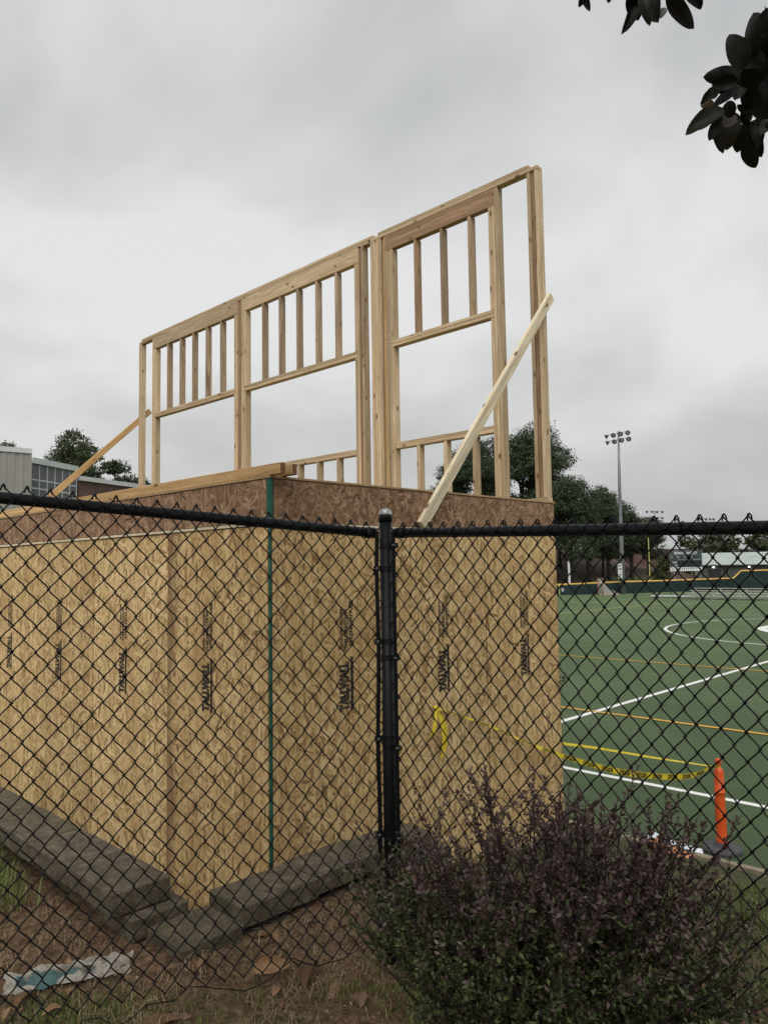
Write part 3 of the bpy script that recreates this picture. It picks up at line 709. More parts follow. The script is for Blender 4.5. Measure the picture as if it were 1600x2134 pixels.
# ================================================================== FOREGROUND SHRUB
def make_shrub(name, label, cen, half, height, nst, seed, dir_long, leafn=1.0):
    rr = np.random.default_rng(seed); rd = random.Random(seed)
    root = thing(name, label, 'shrub', (cen[0], cen[1], 0))
    stems = MB(); LC, LD, LS, GC, GD, GS = [], [], [], [], [], []
    dl = Vector((dir_long[0], dir_long[1], 0)).normalized(); dn = Vector((-dl.y, dl.x, 0))
    for i in range(nst):
        a = rd.uniform(0, 2*math.pi); q = math.sqrt(rd.random())
        u, v = math.cos(a)*q, math.sin(a)*q
        tip = dl*(u*half[0]) + dn*(v*half[1]); env = max(0, 1-.72*(u*u+v*v))
        hz_ = height*(.26+.74*env**.6)*rd.uniform(.5, 1.0)
        b0 = tip*.28 + Vector((rd.uniform(-.05, .05), rd.uniform(-.05, .05), 0))
        pts = []
        for k in range(7):
            t_ = k/6; p = b0.lerp(tip, t_**1.25); p.z = hz_*t_**.85
            p += Vector([mnoise.noise(Vector((i*3.1, t_*3, c*9)))*.05*t_ for c in range(3)]); pts.append(p)
        stems.tube(pts, [.006*(1-.8*k/6)+.0008 for k in range(7)], 5, False)
        for k in range(rd.randint(9, 14)):
            t_ = rd.uniform(.25, 1.0); j = min(5, int(t_*6)); p = pts[j].lerp(pts[j+1], t_*6-j)
            d = Vector((rd.gauss(0, 1), rd.gauss(0, 1), rd.gauss(.45, .6))).normalized(); d = (d*.75+(pts[j+1]-pts[j]).normalized()*.6).normalized()
            if t_ > .97: d = (pts[6]-pts[5]).normalized()
            L = rd.uniform(.07, .17); nl = int(L/.0046*leafn)
            tw = []
            for n in range(5):
                tt = n/4; tw.append(p+d*L*tt+Vector((0, 0, .02*tt*tt)))
            stems.tube(tw, [.0016, .0014, .0012, .001, .0007], 4, False)
            for n in range(nl):
                tt = (n+.6)/nl; pp = p+d*L*tt+Vector((0, 0, .02*tt*tt))
                sd_ = Vector((rd.gauss(0, 1), rd.gauss(0, 1), rd.gauss(.1, .8))).normalized()
                ld = (sd_+d*.7).normalized(); sz = rd.uniform(.011, .024)
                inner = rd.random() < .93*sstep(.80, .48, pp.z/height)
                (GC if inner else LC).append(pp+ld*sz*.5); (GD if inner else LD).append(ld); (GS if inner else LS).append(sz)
    stems.build('stems', M['twig'], root, True)
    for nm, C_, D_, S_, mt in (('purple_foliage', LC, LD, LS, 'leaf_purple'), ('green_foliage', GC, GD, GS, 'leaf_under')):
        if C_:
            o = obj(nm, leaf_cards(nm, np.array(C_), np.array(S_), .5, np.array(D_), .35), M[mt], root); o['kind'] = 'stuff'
    return root
make_shrub('purple_shrub', 'dark purple-leaved shrub in front of the fence, right of the corner post', (-1.31, 1.99), (.63, .36), .97, 215, 5, (1, .25))
make_shrub('purple_shrub', 'lower purple and green shrub at the bottom right picture corner', (-.66, 1.78), (.26, .20), .46, 40, 9, (1, .2))

# ================================================================== GROUND LITTER AND GRASS
def blades(name, pts, hts, label, cat, mat, lie=0.0, width=.0022):
    n = len(pts); a = rng.uniform(0, 2*math.pi, n); lean = rng.uniform(.1, .75, n) if not lie else rng.uniform(lie*.9, lie, n)
    d = np.stack([np.cos(a), np.sin(a), np.zeros(n)], 1); sd_ = np.stack([-np.sin(a), np.cos(a), np.zeros(n)], 1)
    w_ = (width*rng.uniform(.7, 1.4, n))[:, None]; h = hts[:, None]; le = lean[:, None]
    up = np.array([[0, 0, 1.0]])
    p1 = pts+up*h*.5*np.sqrt(np.maximum(0, 1-(le*.6)**2))+d*h*.5*le*.6
    p2 = pts+up*h*np.sqrt(np.maximum(.004, 1-le**2))*.95+d*h*le
    V = np.stack([pts-sd_*w_, pts+sd_*w_, p1+sd_*w_*.8, p1-sd_*w_*.8, p2], 1).reshape(-1, 3)
    i = np.arange(n)[:, None]*5
    F_ = np.concatenate([i+np.array([[0, 1, 2]]), i+np.array([[0, 2, 3]]), i+np.array([[3, 2, 4]])], 0)
    o = obj(name, np_mesh(name, V, F_, 3), M[mat]); tag(o, label, cat, kind='stuff'); return o
def scatter(n, x0, x1, y0, y1, dens):
    P = []
    while len(P) < n:
        x, y = random.uniform(x0, x1), random.uniform(y0, y1)
        if random.random() < dens(x, y): P.append((x, y, ground_h(x, y)))
    return np.array(P)
nz = lambda x, y, s, k: mnoise.noise(Vector((x*s, y*s, k)))
# tall tufts against the block wall, left
P = scatter(5200, -6.4, -3.85, .95, 1.565, lambda x, y: max(0, min(1, .15+1.2*nz(x, y, 2.2, 5)+1.1*sstep(-3.9, -4.3, x)*sstep(1.05, 1.4, y))))
blades('tall_grass', P, rng.uniform(.05, .20, len(P)), 'tall green grass tufts against the concrete blocks', 'grass', 'grass_lush')
# mossy short grass in front of the fence
def dens_f(x, y):
    dist = (x*-.70+y*.71)
    return max(0, min(1, .35+1.6*nz(x, y, 2.6, 8)))*(1.0 if dist < 3.02 else .10)
P = scatter(22000, -3.3, -.6, .5, 2.9, dens_f)
blades('short_grass', P, rng.uniform(.012, .045, len(P)), 'thin short grass on the bare soil before the fence', 'grass', 'grass_lush', 0, .0013)
# bank behind the right fence run
P = scatter(20000, -2.6, 1.0, 2.5, 8.7, lambda x, y: max(.08, min(1, .5+1.2*nz(x, y, 2.5, 4))))
blades('bank_grass', P, rng.uniform(.02, .10, len(P)), 'long grass on the bank going down to the turf', 'grass', 'grass', 0, .0024)
# straw
P = scatter(9000, -5.0, 1.0, .7, 7.5, lambda x, y: max(.05, min(1, .5+nz(x, y, 2.2, 15))) if not (x < -2.85 and y > 1.6) else 0)
P[:, 2] += .004
P2 = scatter(9000, -4.3, -1.6, .75, 2.7, lambda x, y: max(.15, min(1, .5+1.3*nz(x, y, 3.1, 25))) if not (x < -2.85 and y > 1.58) else 0)
P2[:, 2] += .003; P = np.concatenate([P, P2])
blades('straw_litter', P, rng.uniform(.012, .085, len(P)), 'dry straw and grass stems lying on the soil', 'straw', 'straw', .995, .0012)

def leaf_sheet(name, L, wd, bend, curl, wave=0, seed=0):
    NX, NY = 13, 7; a = MB()
    for i in range(NX):
        t_ = i/(NX-1); half = wd*.5*(math.sin(math.pi*min(1, t_**.9))**.6)*(1-.1*t_)
        if i in (0, NX-1): half = .0012
        for j in range(NY):
            s_ = (j/(NY-1))*2-1
            z = bend*math.sin(math.pi*t_)*L + curl*(s_*s_)*half + wave*math.sin(t_*9+s_*2+seed)*half*.3 - abs(s_)*0
            a.v.append((t_*L, s_*half, z - (.0 if abs(s_) > .2 else .0015)))
    for i in range(NX-1):
        for j in range(NY-1):
            b = i*NY+j; a.f.append((b, b+NY, b+NY+1, b+1))
    return a.mesh(name, True)
DL = [leaf_sheet('fallen_leaf', 1, .46, b, c, w_, k) for k, (b, c, w_) in enumerate(((.16, .5, .3), (.06, -.5, .6), (.22, .9, .2), (-.03, .8, .6), (.10, -.9, .5)))]
for me in DL: me.materials.append(M['dry_leaf'])
def fallen(x, y, L, rz, tilt, var, label, group=None):
    o = obj('fallen_leaf', DL[var], None, None, (x, y, ground_h(x, y)+.012), (random.uniform(-.25, .25), tilt, rz)); o.scale = (L, L, L)
    tag(o, label, 'leaf', group); return o
lf = fallen(-2.585, 1.855, .150, R(45), -.15, 0, 'large tan fallen leaf standing arched below the fence, left of the shrub')
lf.rotation_euler = (R(48), -.12, R(45)); lf.location.z += .022
lf.data = lf.data.copy(); lf.data.materials[0] = M['dry_leaf_tan']
fallen(-2.30, 2.06, .125, R(-62), .12, 4, 'brown twisted fallen leaf beside the grass tuft, left of the shrub base')
fallen(-2.36, 1.93, .15, R(120), -.1, 2, 'dark rolled fallen leaf right of the large tan leaf')
fallen(-2.72, 2.36, .12, R(20), -.1, 1, 'golden fallen leaf lying against the concrete block foot')
fallen(-2.78, 2.27, .11, R(75), .1, 3, 'reddish fallen leaf beside the golden leaf at the block foot')
fallen(-2.79, 2.06, .085, R(10), 0, 2, 'small upright tan leaf fragment below the concrete blocks')
fallen(-2.70, 1.28, .13, R(50), .05, 1, 'brown fallen leaf at the bottom left, below the rag')
fallen(-2.58, 1.36, .15, R(65), -.05, 3, 'grey-brown folded fallen leaf next to the brown leaf below the rag')
fallen(-2.50, 1.42, .11, R(30), .0, 4, 'curled fallen leaf at the bottom edge, right of the folded leaf')
fallen(-2.10, 1.98, .10, R(140), .0, 0, 'small brown leaf under the left edge of the shrub')
for i in range(60):
    while True:
        x, y = random.uniform(-3.3, -1.3), random.uniform(.9, 2.8)
        if not (x < -2.85 and y > 1.58): break
    fallen(x, y, random.uniform(.05, .115), random.uniform(0, 6.28), random.uniform(-.2, .2), i % 5, 'small scattered brown leaf on the soil by the fence', 'small scattered brown leaves by the fence')

# chips, pebbles and bark crumbs on the bare soil
pc = scatter(1500, -4.6, -1.3, .75, 2.9, lambda x, y: max(.05, min(1, .4+1.2*nz(x, y, 2.7, 33))) if not (x < -2.85 and y > 1.58) else 0)
chips = MB()
for q in pc:
    s_ = random.uniform(.003, .012); e_ = [Vector((random.uniform(-1, 1), random.uniform(-1, 1), random.uniform(-.3, .6)))*s_ for _ in range(5)]
    b_ = Vector(q)+Vector((0, 0, s_*.25)); chips.poly([b_+e_[0], b_+e_[1], b_+e_[2], b_+e_[3], b_+Vector((0, 0, s_*.7))], [(0, 1, 4), (1, 2, 4), (2, 3, 4), (3, 0, 4)])
o = chips.build('soil_chips', M['straw']); tag(o, 'small pebbles and bark chips strewn over the soil', 'chips', kind='stuff')
# rag of printed cloth on the soil
def crumpled(name, L, Wd, nx, ny, amp, sc, seed, mat, loc, rz, label, cat, edge=.45):
    a = MB()
    for i in range(nx):
        for j in range(ny):
            u, v = i/(nx-1), j/(ny-1); x, y = (u-.5)*L, (v-.5)*Wd
            x += mnoise.noise(Vector((u*4, v*4, seed)))*L*.06; y += mnoise.noise(Vector((u*5, v*3, seed+5)))*Wd*edge
            z = amp*((.5+.5*math.sin(v*sc*1.6+2.6*mnoise.noise(Vector((u*sc*.45, v*2, seed+9)))*2))*.45+.8*abs(mnoise.noise(Vector((u*sc*.7, v*sc*.8, seed+2)))))*math.sin(math.pi*min(1, max(0, v*.94+.03)))**.4
            a.v.append((x, y, z+.006))
    for i in range(nx-1):
        for j in range(ny-1):
            b = i*ny+j; a.f.append((b, b+ny, b+ny+1, b+1))
    o = obj(name, a.mesh(name, True), mat, None, loc, (0, 0, rz)); tag(o, label, cat); return o
crumpled('cloth_rag', .47, .16, 120, 60, .045, 9, 3, M['rag'], (-3.155, 1.365, -.004), R(62), 'crumpled white and teal rag lying on the soil behind the fence', 'rag')
crumpled('plastic_sheet', .8, .22, 40, 16, .05, 6, 13, M['plastic_white'], (-4.08, 8.98, FZ), R(-22), 'white plastic sheet crumpled at the edge of the turf', 'plastic sheet')
o = obj('clay_board', chamfer_box('clay_board', .62, .17, .03, .006), M['board_orange'], None, (-3.98, 8.66, -1.66), (.16, 0, R(-24))); tag(o, 'flat orange board below the white plastic sheet at the turf edge', 'board')

# ================================================================== DELINEATOR POST AND CAUTION TAPE
DX, DY = -3.60, 9.20
dl_ = thing('delineator_post', 'orange plastic delineator post on a grey rubber base at the turf edge', 'post', (DX, DY, FZ))
MB().lathe([(.0, 0), (.23, 0), (.235, .03), (.22, .055), (.10, .075), (.09, .10), (.0, .10)], 8).build('rubber_base', M['rubber'], dl_)
MB().lathe([(.062, .09), (.060, .12), (.058, .62), (.0575, .66), (.062, .665), (.062, .68), (.056, .685), (.053, .90), (.050, .915), (.036, .945), (.030, .950), (.021, .965), (.020, .985), (.026, .995), (.036, 1.01), (.038, 1.03), (.030, 1.05), (.012, 1.06), (.0, 1.06)], 20).build('post_tube', M['orange'], dl_, True)

def ribbon(name, path, widths, tilts, label, words, n=120):
    P = [Vector(p) for p in path]
    def cr(t_):
        k = t_*(len(P)-1); i = min(len(P)-2, int(k)); q = k-i
        p0, p1, p2, p3 = P[max(0, i-1)], P[i], P[i+1], P[min(len(P)-1, i+2)]
        pos = .5*((2*p1)+(p2-p0)*q+(2*p0-5*p1+4*p2-p3)*q*q+(3*p1-p0-3*p2+p3)*q*q*q)
        return pos, widths[i]*(1-q)+widths[i+1]*q, tilts[i]*(1-q)+tilts[i+1]*q
    S_ = [cr(i/n) for i in range(n+1)]
    Lc = [0]
    for i in range(n): Lc.append(Lc[-1]+(S_[i+1][0]-S_[i][0]).length)
    def at(s, v, lift=0):
        i = min(n-1, max(0, int(np.searchsorted(Lc, s))-1)); q = (s-Lc[i])/max(1e-6, Lc[i+1]-Lc[i])
        p = S_[i][0].lerp(S_[i+1][0], q); w_ = S_[i][1]*(1-q)+S_[i+1][1]*q; tl = S_[i][2]*(1-q)+S_[i+1][2]*q
        tg = (S_[i+1][0]-S_[i][0]).normalized(); sd_ = Vector((tg.y, -tg.x, 0)).normalized(); up = sd_.cross(tg)
        if up.z < 0: up = -up
        ac = up*math.cos(tl)+sd_*math.sin(tl); nn = ac.cross(tg).normalized()
        if nn.dot(sd_) < 0: nn = -nn
        return p+ac*w_*(v-.5)+nn*lift
    root = thing(name, label, 'tape', tuple(P[0])); o0 = P[0]
    a = MB()
    for i in range(n+1):
        for v in (0, .5, 1): a.v.append(tuple(at(Lc[i], v)-o0))
    for i in range(n):
        for k in (0, 1): b = i*3+k; a.f.append((b, b+3, b+4, b+1))
    a.build('band', M['tape'], root, True)
    if words:
        tv, fs = text_geo('CAUTION', .05); s = .12; k = 0
        while s+.22 < Lc[-1]:
            b = MB(); b.poly([tuple(at(s+.20*(1-p[0]) if words < 0 else s+.20*p[0], .92-.84*p[1], .0025)-o0) for p in tv], fs)
            b.build('printed_word', M['black'], root); s += .33
    return root
ZD = FZ+.97
ribbon('caution_tape', [(-3.822, 4.42, .558), (-3.785, 4.99, .346), (-3.765, 5.551, .109), (-3.739, 6.112, -.111), (-3.693, 7.088, -.433), (-3.647, 8.061, -.664), (-3.621, 8.619, -.745), (-3.605, 9.0, -.735), (-3.575, 9.165, ZD)],
       [.013, .018, .024, .04, .058, .06, .056, .036, .016], [-.5, -.3, -.5, -.1, 0, .05, .1, .3, .2], 'sagging yellow caution tape from the wall sheet to the orange post', 1)
ribbon('caution_tape', [(-3.60, 9.17, ZD-.01), (-3.668, 8.615, -.63), (-3.766, 7.767, -.417), (-3.863, 6.941, -.200), (-3.927, 6.386, -.067), (-3.96, 6.215, -.02)],
       [.014, .016, .020, .024, .026, .016], [.3, .5, .4, .3, .4, .2], 'straighter yellow caution tape from the orange post to behind the wall end', -1)
# loose knot and tails on the wall
kn = thing('tape_knot', 'loose yellow tape loops hanging from the knot on the wall sheet', 'tape', (-3.822, 4.42, .558))
def loop(pts, w_):
    a = MB()
    for p, d in pts:
        a.v.append((p[0], p[1]-d*w_, p[2])); a.v.append((p[0]+.01, p[1]+d*w_, p[2]-.01))
    for i in range(len(pts)-1): a.f.append((2*i, 2*i+1, 2*i+3, 2*i+2))
    a.build('tape_loop', M['tape'], kn, True)
loop([((.0, 0, 0), .3), ((.02, -.03, -.08), .8), ((.03, -.065, -.16), 1.0), ((.02, -.075, -.20), .7)], .016)
loop([((.01, 0, 0), .3), ((.04, .015, -.10), .7), ((.05, .03, -.22), 1.0), ((.04, .02, -.34), .5), ((.03, .01, -.37), .2)], .015)
loop([((.02, 0, -.01), .3), ((.05, .045, -.12), .6), ((.05, .05, -.25), .7), ((.05, .02, -.33), .3)], .022)
MB().lathe([(.0, -.016), (.014, -.01), (.018, 0), (.012, .012), (0, .016)], 8).build('knot', M['tape'], kn, True)

# ================================================================== MAGNOLIA OVERHEAD
MAG = [(-0.968,2.815,3.295,-1.082,2.732,3.205,0.07,0),
(-1.0,2.816,3.3,-1.062,2.788,3.239,0.052,0),
(-0.934,2.93,3.45,-1.033,2.799,3.44,0.079,0),
(-0.912,2.805,3.371,-0.995,2.775,3.377,0.055,0),
(-0.911,2.862,3.436,-0.935,2.809,3.563,0.093,0),
(-0.942,3.007,3.541,-0.944,3.003,3.658,0.073,0),
(-0.882,3.023,3.565,-0.905,2.994,3.73,0.102,0),
(-0.857,2.994,3.603,-0.848,2.967,3.704,0.076,0),
(-0.838,3.003,3.678,-0.871,3.019,3.745,0.053,0),
(-0.872,2.964,3.465,-0.948,2.92,3.562,0.095,0),
(-0.871,2.997,3.511,-0.906,2.921,3.576,0.091,0),
(-0.91,2.99,3.426,-0.943,2.969,3.549,0.101,0),
(-0.862,2.924,3.402,-0.907,2.838,3.423,0.084,0),
(-0.867,3.058,3.437,-0.921,3.009,3.511,0.092,0),
(-1.024,2.875,3.352,-1.076,2.877,3.396,0.041,1),
(-1.006,2.884,3.423,-1.059,2.895,3.417,0.046,2),
(-1.0,2.814,3.388,-1.051,2.815,3.348,0.028,0),
(-1.006,2.827,3.323,-0.954,2.93,3.426,0.045,0),
(-0.986,2.945,3.441,-1.016,2.885,3.433,0.053,0),
(-0.914,2.835,3.362,-0.929,2.808,3.304,0.051,0),
(-1.01,2.95,3.373,-1.029,2.955,3.2,0.073,0),
(-1.001,2.88,3.304,-1.039,2.844,3.211,0.048,0),
(-0.962,2.887,3.314,-0.988,2.878,3.166,0.078,0),
(-0.949,2.862,3.288,-0.985,2.855,3.247,0.056,3),
(-0.942,2.93,3.274,-0.98,2.961,3.186,0.062,0),
(-0.944,2.951,3.294,-0.919,3.049,3.178,0.065,0),
(-0.959,2.986,3.23,-0.95,3.072,3.156,0.061,0),
(-0.916,2.976,3.297,-0.907,2.973,3.173,0.055,0),
(-0.913,3.008,3.476,-0.964,3.034,3.384,0.082,0),
(-0.891,3.039,3.49,-0.923,3.045,3.33,0.092,0),
(-0.855,3.026,3.487,-0.875,3.006,3.317,0.096,0),
(-0.878,3.048,3.337,-0.93,3.027,3.269,0.068,0),
(-0.844,2.953,3.251,-0.876,2.893,3.184,0.056,0),
(-0.94,2.991,3.365,-0.971,3.034,3.321,0.053,0),
(-0.926,2.82,3.278,-0.977,2.816,3.295,0.06,0),
(-0.901,2.922,3.312,-0.938,2.86,3.316,0.042,0),
(-0.865,2.925,3.345,-0.906,2.928,3.347,0.07,0),
(-0.858,3.053,3.593,-0.9,2.979,3.552,0.092,0),
(-0.84,3.012,3.523,-0.868,2.953,3.478,0.086,0),
(-1.207,2.651,3.793,-1.259,2.612,3.63,0.055,0),
(-1.225,2.671,3.824,-1.265,2.705,3.778,0.053,0),
(-1.211,2.596,3.764,-1.215,2.67,3.694,0.062,0),
(-1.166,2.593,3.737,-1.14,2.6,3.595,0.044,0),
(-1.15,2.678,3.775,-1.136,2.667,3.641,0.081,0),
(-1.12,2.61,3.73,-1.147,2.597,3.64,0.042,0),
(-1.117,2.714,3.776,-1.047,2.773,3.625,0.072,0),
(-1.066,2.626,3.717,-1.063,2.689,3.672,0.055,0),
(-1.061,2.695,3.763,-1.027,2.799,3.706,0.061,0),
(-1.147,2.758,3.757,-1.164,2.746,3.714,0.029,3),
(-1.335,2.462,3.77,-1.323,2.497,3.697,0.029,0),
(-1.344,2.498,3.786,-1.371,2.501,3.742,0.029,0),
(-1.272,2.548,3.782,-1.283,2.568,3.746,0.029,0),
(-1.188,2.722,3.832,-1.231,2.7,3.772,0.058,0)]
mag = thing('magnolia_tree', 'magnolia tree overhead with large dark glossy leaves hanging into the top right', 'tree', (1.6, 1.2, 0))
mo = Vector(mag.location)
ML = [leaf_sheet('leaf', 1, .46, b, c, w_, k) for k, (b, c, w_) in enumerate(((.10, .3, .25), (-.08, .5, .2), (.16, -.3, .2), (.05, .7, .3)))]
def mag_leaf(bp, tp, wd, k, i):
    bp, tp = Vector(bp), Vector(tp); x = tp-bp; L = x.length; x.normalize()
    vd = ((bp+tp)/2-Vector((0, 0, EYE))).normalized()
    nrm = (-vd + Vector((random.uniform(-.45, .45), random.uniform(-.45, .45), random.uniform(-.45, .45)))).normalized()
    y = nrm.cross(x).normalized(); z = x.cross(y)
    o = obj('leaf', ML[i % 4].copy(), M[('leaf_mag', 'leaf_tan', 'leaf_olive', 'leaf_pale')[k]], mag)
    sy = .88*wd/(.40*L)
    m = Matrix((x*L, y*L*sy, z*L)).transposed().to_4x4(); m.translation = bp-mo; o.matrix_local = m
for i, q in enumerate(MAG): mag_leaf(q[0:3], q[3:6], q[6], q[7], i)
# trunk and boughs
MB().tube([(0, 0, -.1), (.03, -.02, 1.2), (-.02, .05, 2.6), (.0, .0, 4.2), (.05, -.05, 6.0)], [.17, .14, .12, .09, .04], 12).build('trunk', M['bark'], mag, True)
bo = MB()
for pts, r_ in (([(0, 0, 2.7), (-.8, .6, 3.1), (-1.7, 1.2, 3.25), (-2.28, 1.63, 3.25), (-2.45, 1.68, 3.20)], .035), ([(0, .03, 3.0), (-1.2, .7, 3.9), (-2.2, 1.2, 4.05), (-2.75, 1.45, 3.9), (-2.85, 1.48, 3.82)], .035),
                ([(0, 0, 3.2), (-.9, -.9, 4.0), (-2.0, -1.6, 4.4)], .04), ([(0, 0, 3.6), (-.7, .2, 4.4), (-1.8, .3, 4.8), (-2.9, .4, 5.0)], .04),
                ([(0, 0, 2.9), (.8, .4, 3.6), (1.6, .5, 4.0)], .04), ([(0, 0, 2.6), (.2, -1.0, 3.4), (.1, -2.0, 3.9)], .04), ([(0, 0, 4), (-.6, -.4, 5), (-1.2, -.6, 5.8)], .03)):
    bo.tube(pts, [r_*(1-.75*i/(len(pts)-1)) for i in range(len(pts))], 7)
bo.build('boughs', M['bark'], mag, True)
# the rest of the crown, above and behind the photographer
cc = []
fw = np.array([-.70, .712])
while len(cc) < 7000:
    q = rng.normal(size=3); q /= np.linalg.norm(q); q *= rng.random()**(1/3)
    p = np.array([.3, .2, 4.9])+q*np.array([3.1, 3.1, 2.2])
    dep = p[0]*fw[0]+p[1]*fw[1]; rel = p[2]-EYE
    if rel < .80*dep+.42 or rel < 1.3: continue                       # the crown's underside lifts outwards
    if mnoise.noise(Vector(p*1.3)) < -.18: continue
    cc.append(p)
cc = np.array(cc)-np.array(mo)
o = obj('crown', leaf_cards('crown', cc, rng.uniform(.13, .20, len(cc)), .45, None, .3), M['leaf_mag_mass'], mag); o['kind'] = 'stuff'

# ================================================================== TREES
def crown_mesh(name, blobs, n, size, seed, hole=.0):
    rr = np.random.default_rng(seed); C_ = []
    vol = np.array([b[3]*b[4]*b[5] for b in blobs])**.75; cnt = (n*vol/vol.sum()).astype(int)
    for (x, y, z, a, b, c), k in zip(blobs, cnt):
        nc = max(6, k//26)
        q = unit(rr.normal(size=(nc, 3)))*(rr.random((nc, 1))**.33); q[:, 2] = np.where(q[:, 2] < -.55, q[:, 2]*.6, q[:, 2])
        cen = q*np.array([a, b, c])+np.array([x, y, z])
        s_ = rr.uniform(.35, 1.0, nc)*(a+b+c)/3*.30
        idx = rr.integers(0, nc, k)
        p = cen[idx]+rr.normal(size=(k, 3))*s_[idx][:, None]*np.array([.62, .62, .42])
        C_.append(p)
    C_ = np.concatenate(C_)
    return leaf_cards(name, C_, rr.uniform(.6, 1.4, len(C_))*size, .6), C_
def tree_parts(h, blobs, n, size, seed, mat, tr):
    me, _ = crown_mesh('crown', blobs, n, size, seed); me.materials.append(M[mat])
    t_ = MB(); top = h*.86
    t_.tube([(0, 0, -1.5), (.02*h, .01*h, h*.3), (-.01*h, 0, h*.6), (0, 0, top)], [tr*1.15, tr*.8, tr*.5, tr*.12], 8)
    for (x, y, z, a, b, c) in blobs:
        zb_ = max(h*.22, z-c*.9-.1*h); t_.tube([(0, 0, zb_), (x*.5, y*.5, (zb_+z)/2), (x, y, z+.3*c)], [tr*.45, tr*.28, tr*.08], 6)
        for k in range(4):
            an = k*1.7+seed; t_.tube([(x*.6, y*.6, zb_*.4+z*.6), (x+a*.7*math.cos(an), y+b*.7*math.sin(an), z+c*.4*math.sin(an*2))], [tr*.2, tr*.05], 5)
    tm = t_.mesh('trunk', True); tm.materials.append(M['bark'])
    return me, tm
def place_tree(name, label, parts, loc, rz=0, sc=1, group=None):
    t_ = thing(name, label, 'tree', loc, rz, group); t_.scale = (sc, sc, sc)
    obj('trunk', parts[1], None, t_); obj('crown', parts[0], None, t_); return t_
def rb(rd, n, spread, z0, z1, ra, rc):
    return [(rd.uniform(-spread, spread), rd.uniform(-spread, spread), z0+(z1-z0)*((i+.5)/n)+rd.uniform(-.5, .5), ra*rd.uniform(.6, 1.1), ra*rd.uniform(.6, 1.1), rc*rd.uniform(.7, 1.1)) for i in range(n)]
rd = random.Random(21)
oakA = tree_parts(18, rb(rd, 9, 3.6, 7, 16, 3.0, 2.2), 46000, .20, 1, 'leaf_dark', .38)
oakB = tree_parts(16, rb(rd, 8, 2.8, 5, 14.5, 2.6, 2.0), 40000, .19, 2, 'leaf_dark', .34)
dense = tree_parts(13, rb(rd, 9, 2.2, 4.2, 11.5, 2.7, 2.0), 46000, .19, 3, 'leaf_dark', .3)
pine = tree_parts(16, [(0, 0, 12.6, 2.0, 2.0, 1.2), (1.2, .3, 11.6, 1.3, 1.3, .7), (-1.2, -.4, 11.2, 1.2, 1.2, .7), (0, 0, 14.4, 1.2, 1.2, 1.0), (.4, .8, 13.4, 1.3, 1.1, .7), (-.6, .6, 9.8, 1.0, 1.0, .5)], 7000, .19, 4, 'leaf_dark', .2)
gt = 'trees on the hill beyond the outfield fence'
spots = [('oak_tree', 'broad dark oak crown showing between the low studs, left of the pale brace', oakB, (-63.4, 76.5), 15.6, 16.0, .2),
         ('oak_tree', 'dark oak crown behind the pale brace and the low studs', oakA, (-60.2, 79.7), 17.2, 18.0, 1.3),
         ('oak_tree', 'tall dark oak left of the end studs of the shorter stud wall', oakA, (-55.8, 82.5), 19.6, 18.0, 2.9),
         ('oak_tree', 'tallest dark oak peeping out right of the end studs', oakB, (-51.6, 81.6), 19.3, 16.0, 4.1),
         ('dense_tree', 'rounded dark tree right of the building end, below the tall oak', dense, (-48.6, 81.4), 12.6, 13.0, .5),
         ('dense_tree', 'dark tree on the hill between the building and the floodlight pole, first slope', dense, (-49.3, 87.5), 11.8, 13.0, 2.2),
         ('dense_tree', 'dark tree just left of the floodlight pole', dense, (-48.6, 91.5), 10.9, 13.0, 3.6),
         ('dense_tree', 'dark tree behind the floodlight pole', dense, (-47.6, 95.5), 10.0, 13.0, 5.2),
         ('dense_tree', 'lowest tree of the hill, right of the floodlight pole', dense, (-47.2, 99.5), 8.1, 13.0, 1.1),
         ('pine_tree', 'slender pine with an open round top left of the floodlight pole', pine, (-50.0, 92.0), 12.6, 16.0, .4),
         ('dense_tree', 'dark filler tree low behind the first hill trees', dense, (-55.0, 90.0), 11.5, 13.0, 4.0),
         ('dense_tree', 'dark tree low behind the end studs', dense, (-56.0, 79.5), 10.5, 13.0, 2.0)]
for nm, lb, pr, (x, y), ztop, hh, rz in spots:
    zb_ = hill_h(x, y); place_tree(nm, lb, pr, (x, y, zb_), rz, (ztop-zb_)/hh, gt)
# far right, behind the shed and scoreboard
farT = tree_parts(11, rb(rd, 7, 2.6, 2.5, 9.5, 2.8, 2.0), 6000, .45, 6, 'leaf_oak', .25)
for k, (x, y, zt, lb) in enumerate(((-61.7, 149.6, 7.6, 'distant tree rising above the scoreboard'), (-57.6, 153.6, 8.4, 'distant tree right of the scoreboard, behind the thin far pole'),
                                    (-50.4, 136.5, 6.2, 'distant tree behind the shed roof, left of the picture edge'), (-45.5, 138.0, 8.0, 'distant tall tree at the right picture edge above the shed'),
                                    (-42.0, 140.0, 8.6, 'distant tree beyond the right picture edge'), (-66.0, 160.0, 5.9, 'distant low tree left of the scoreboard'), (-74.0, 166.0, 6.0, 'distant low tree above the brick hall'), (-54.5, 150.0, 6.6, 'distant tree between the scoreboard and the shed'))):
    place_tree('distant_tree', lb, farT, (x, y, -2), k*1.3, (zt+2)/11.0, 'distant trees behind the shed')
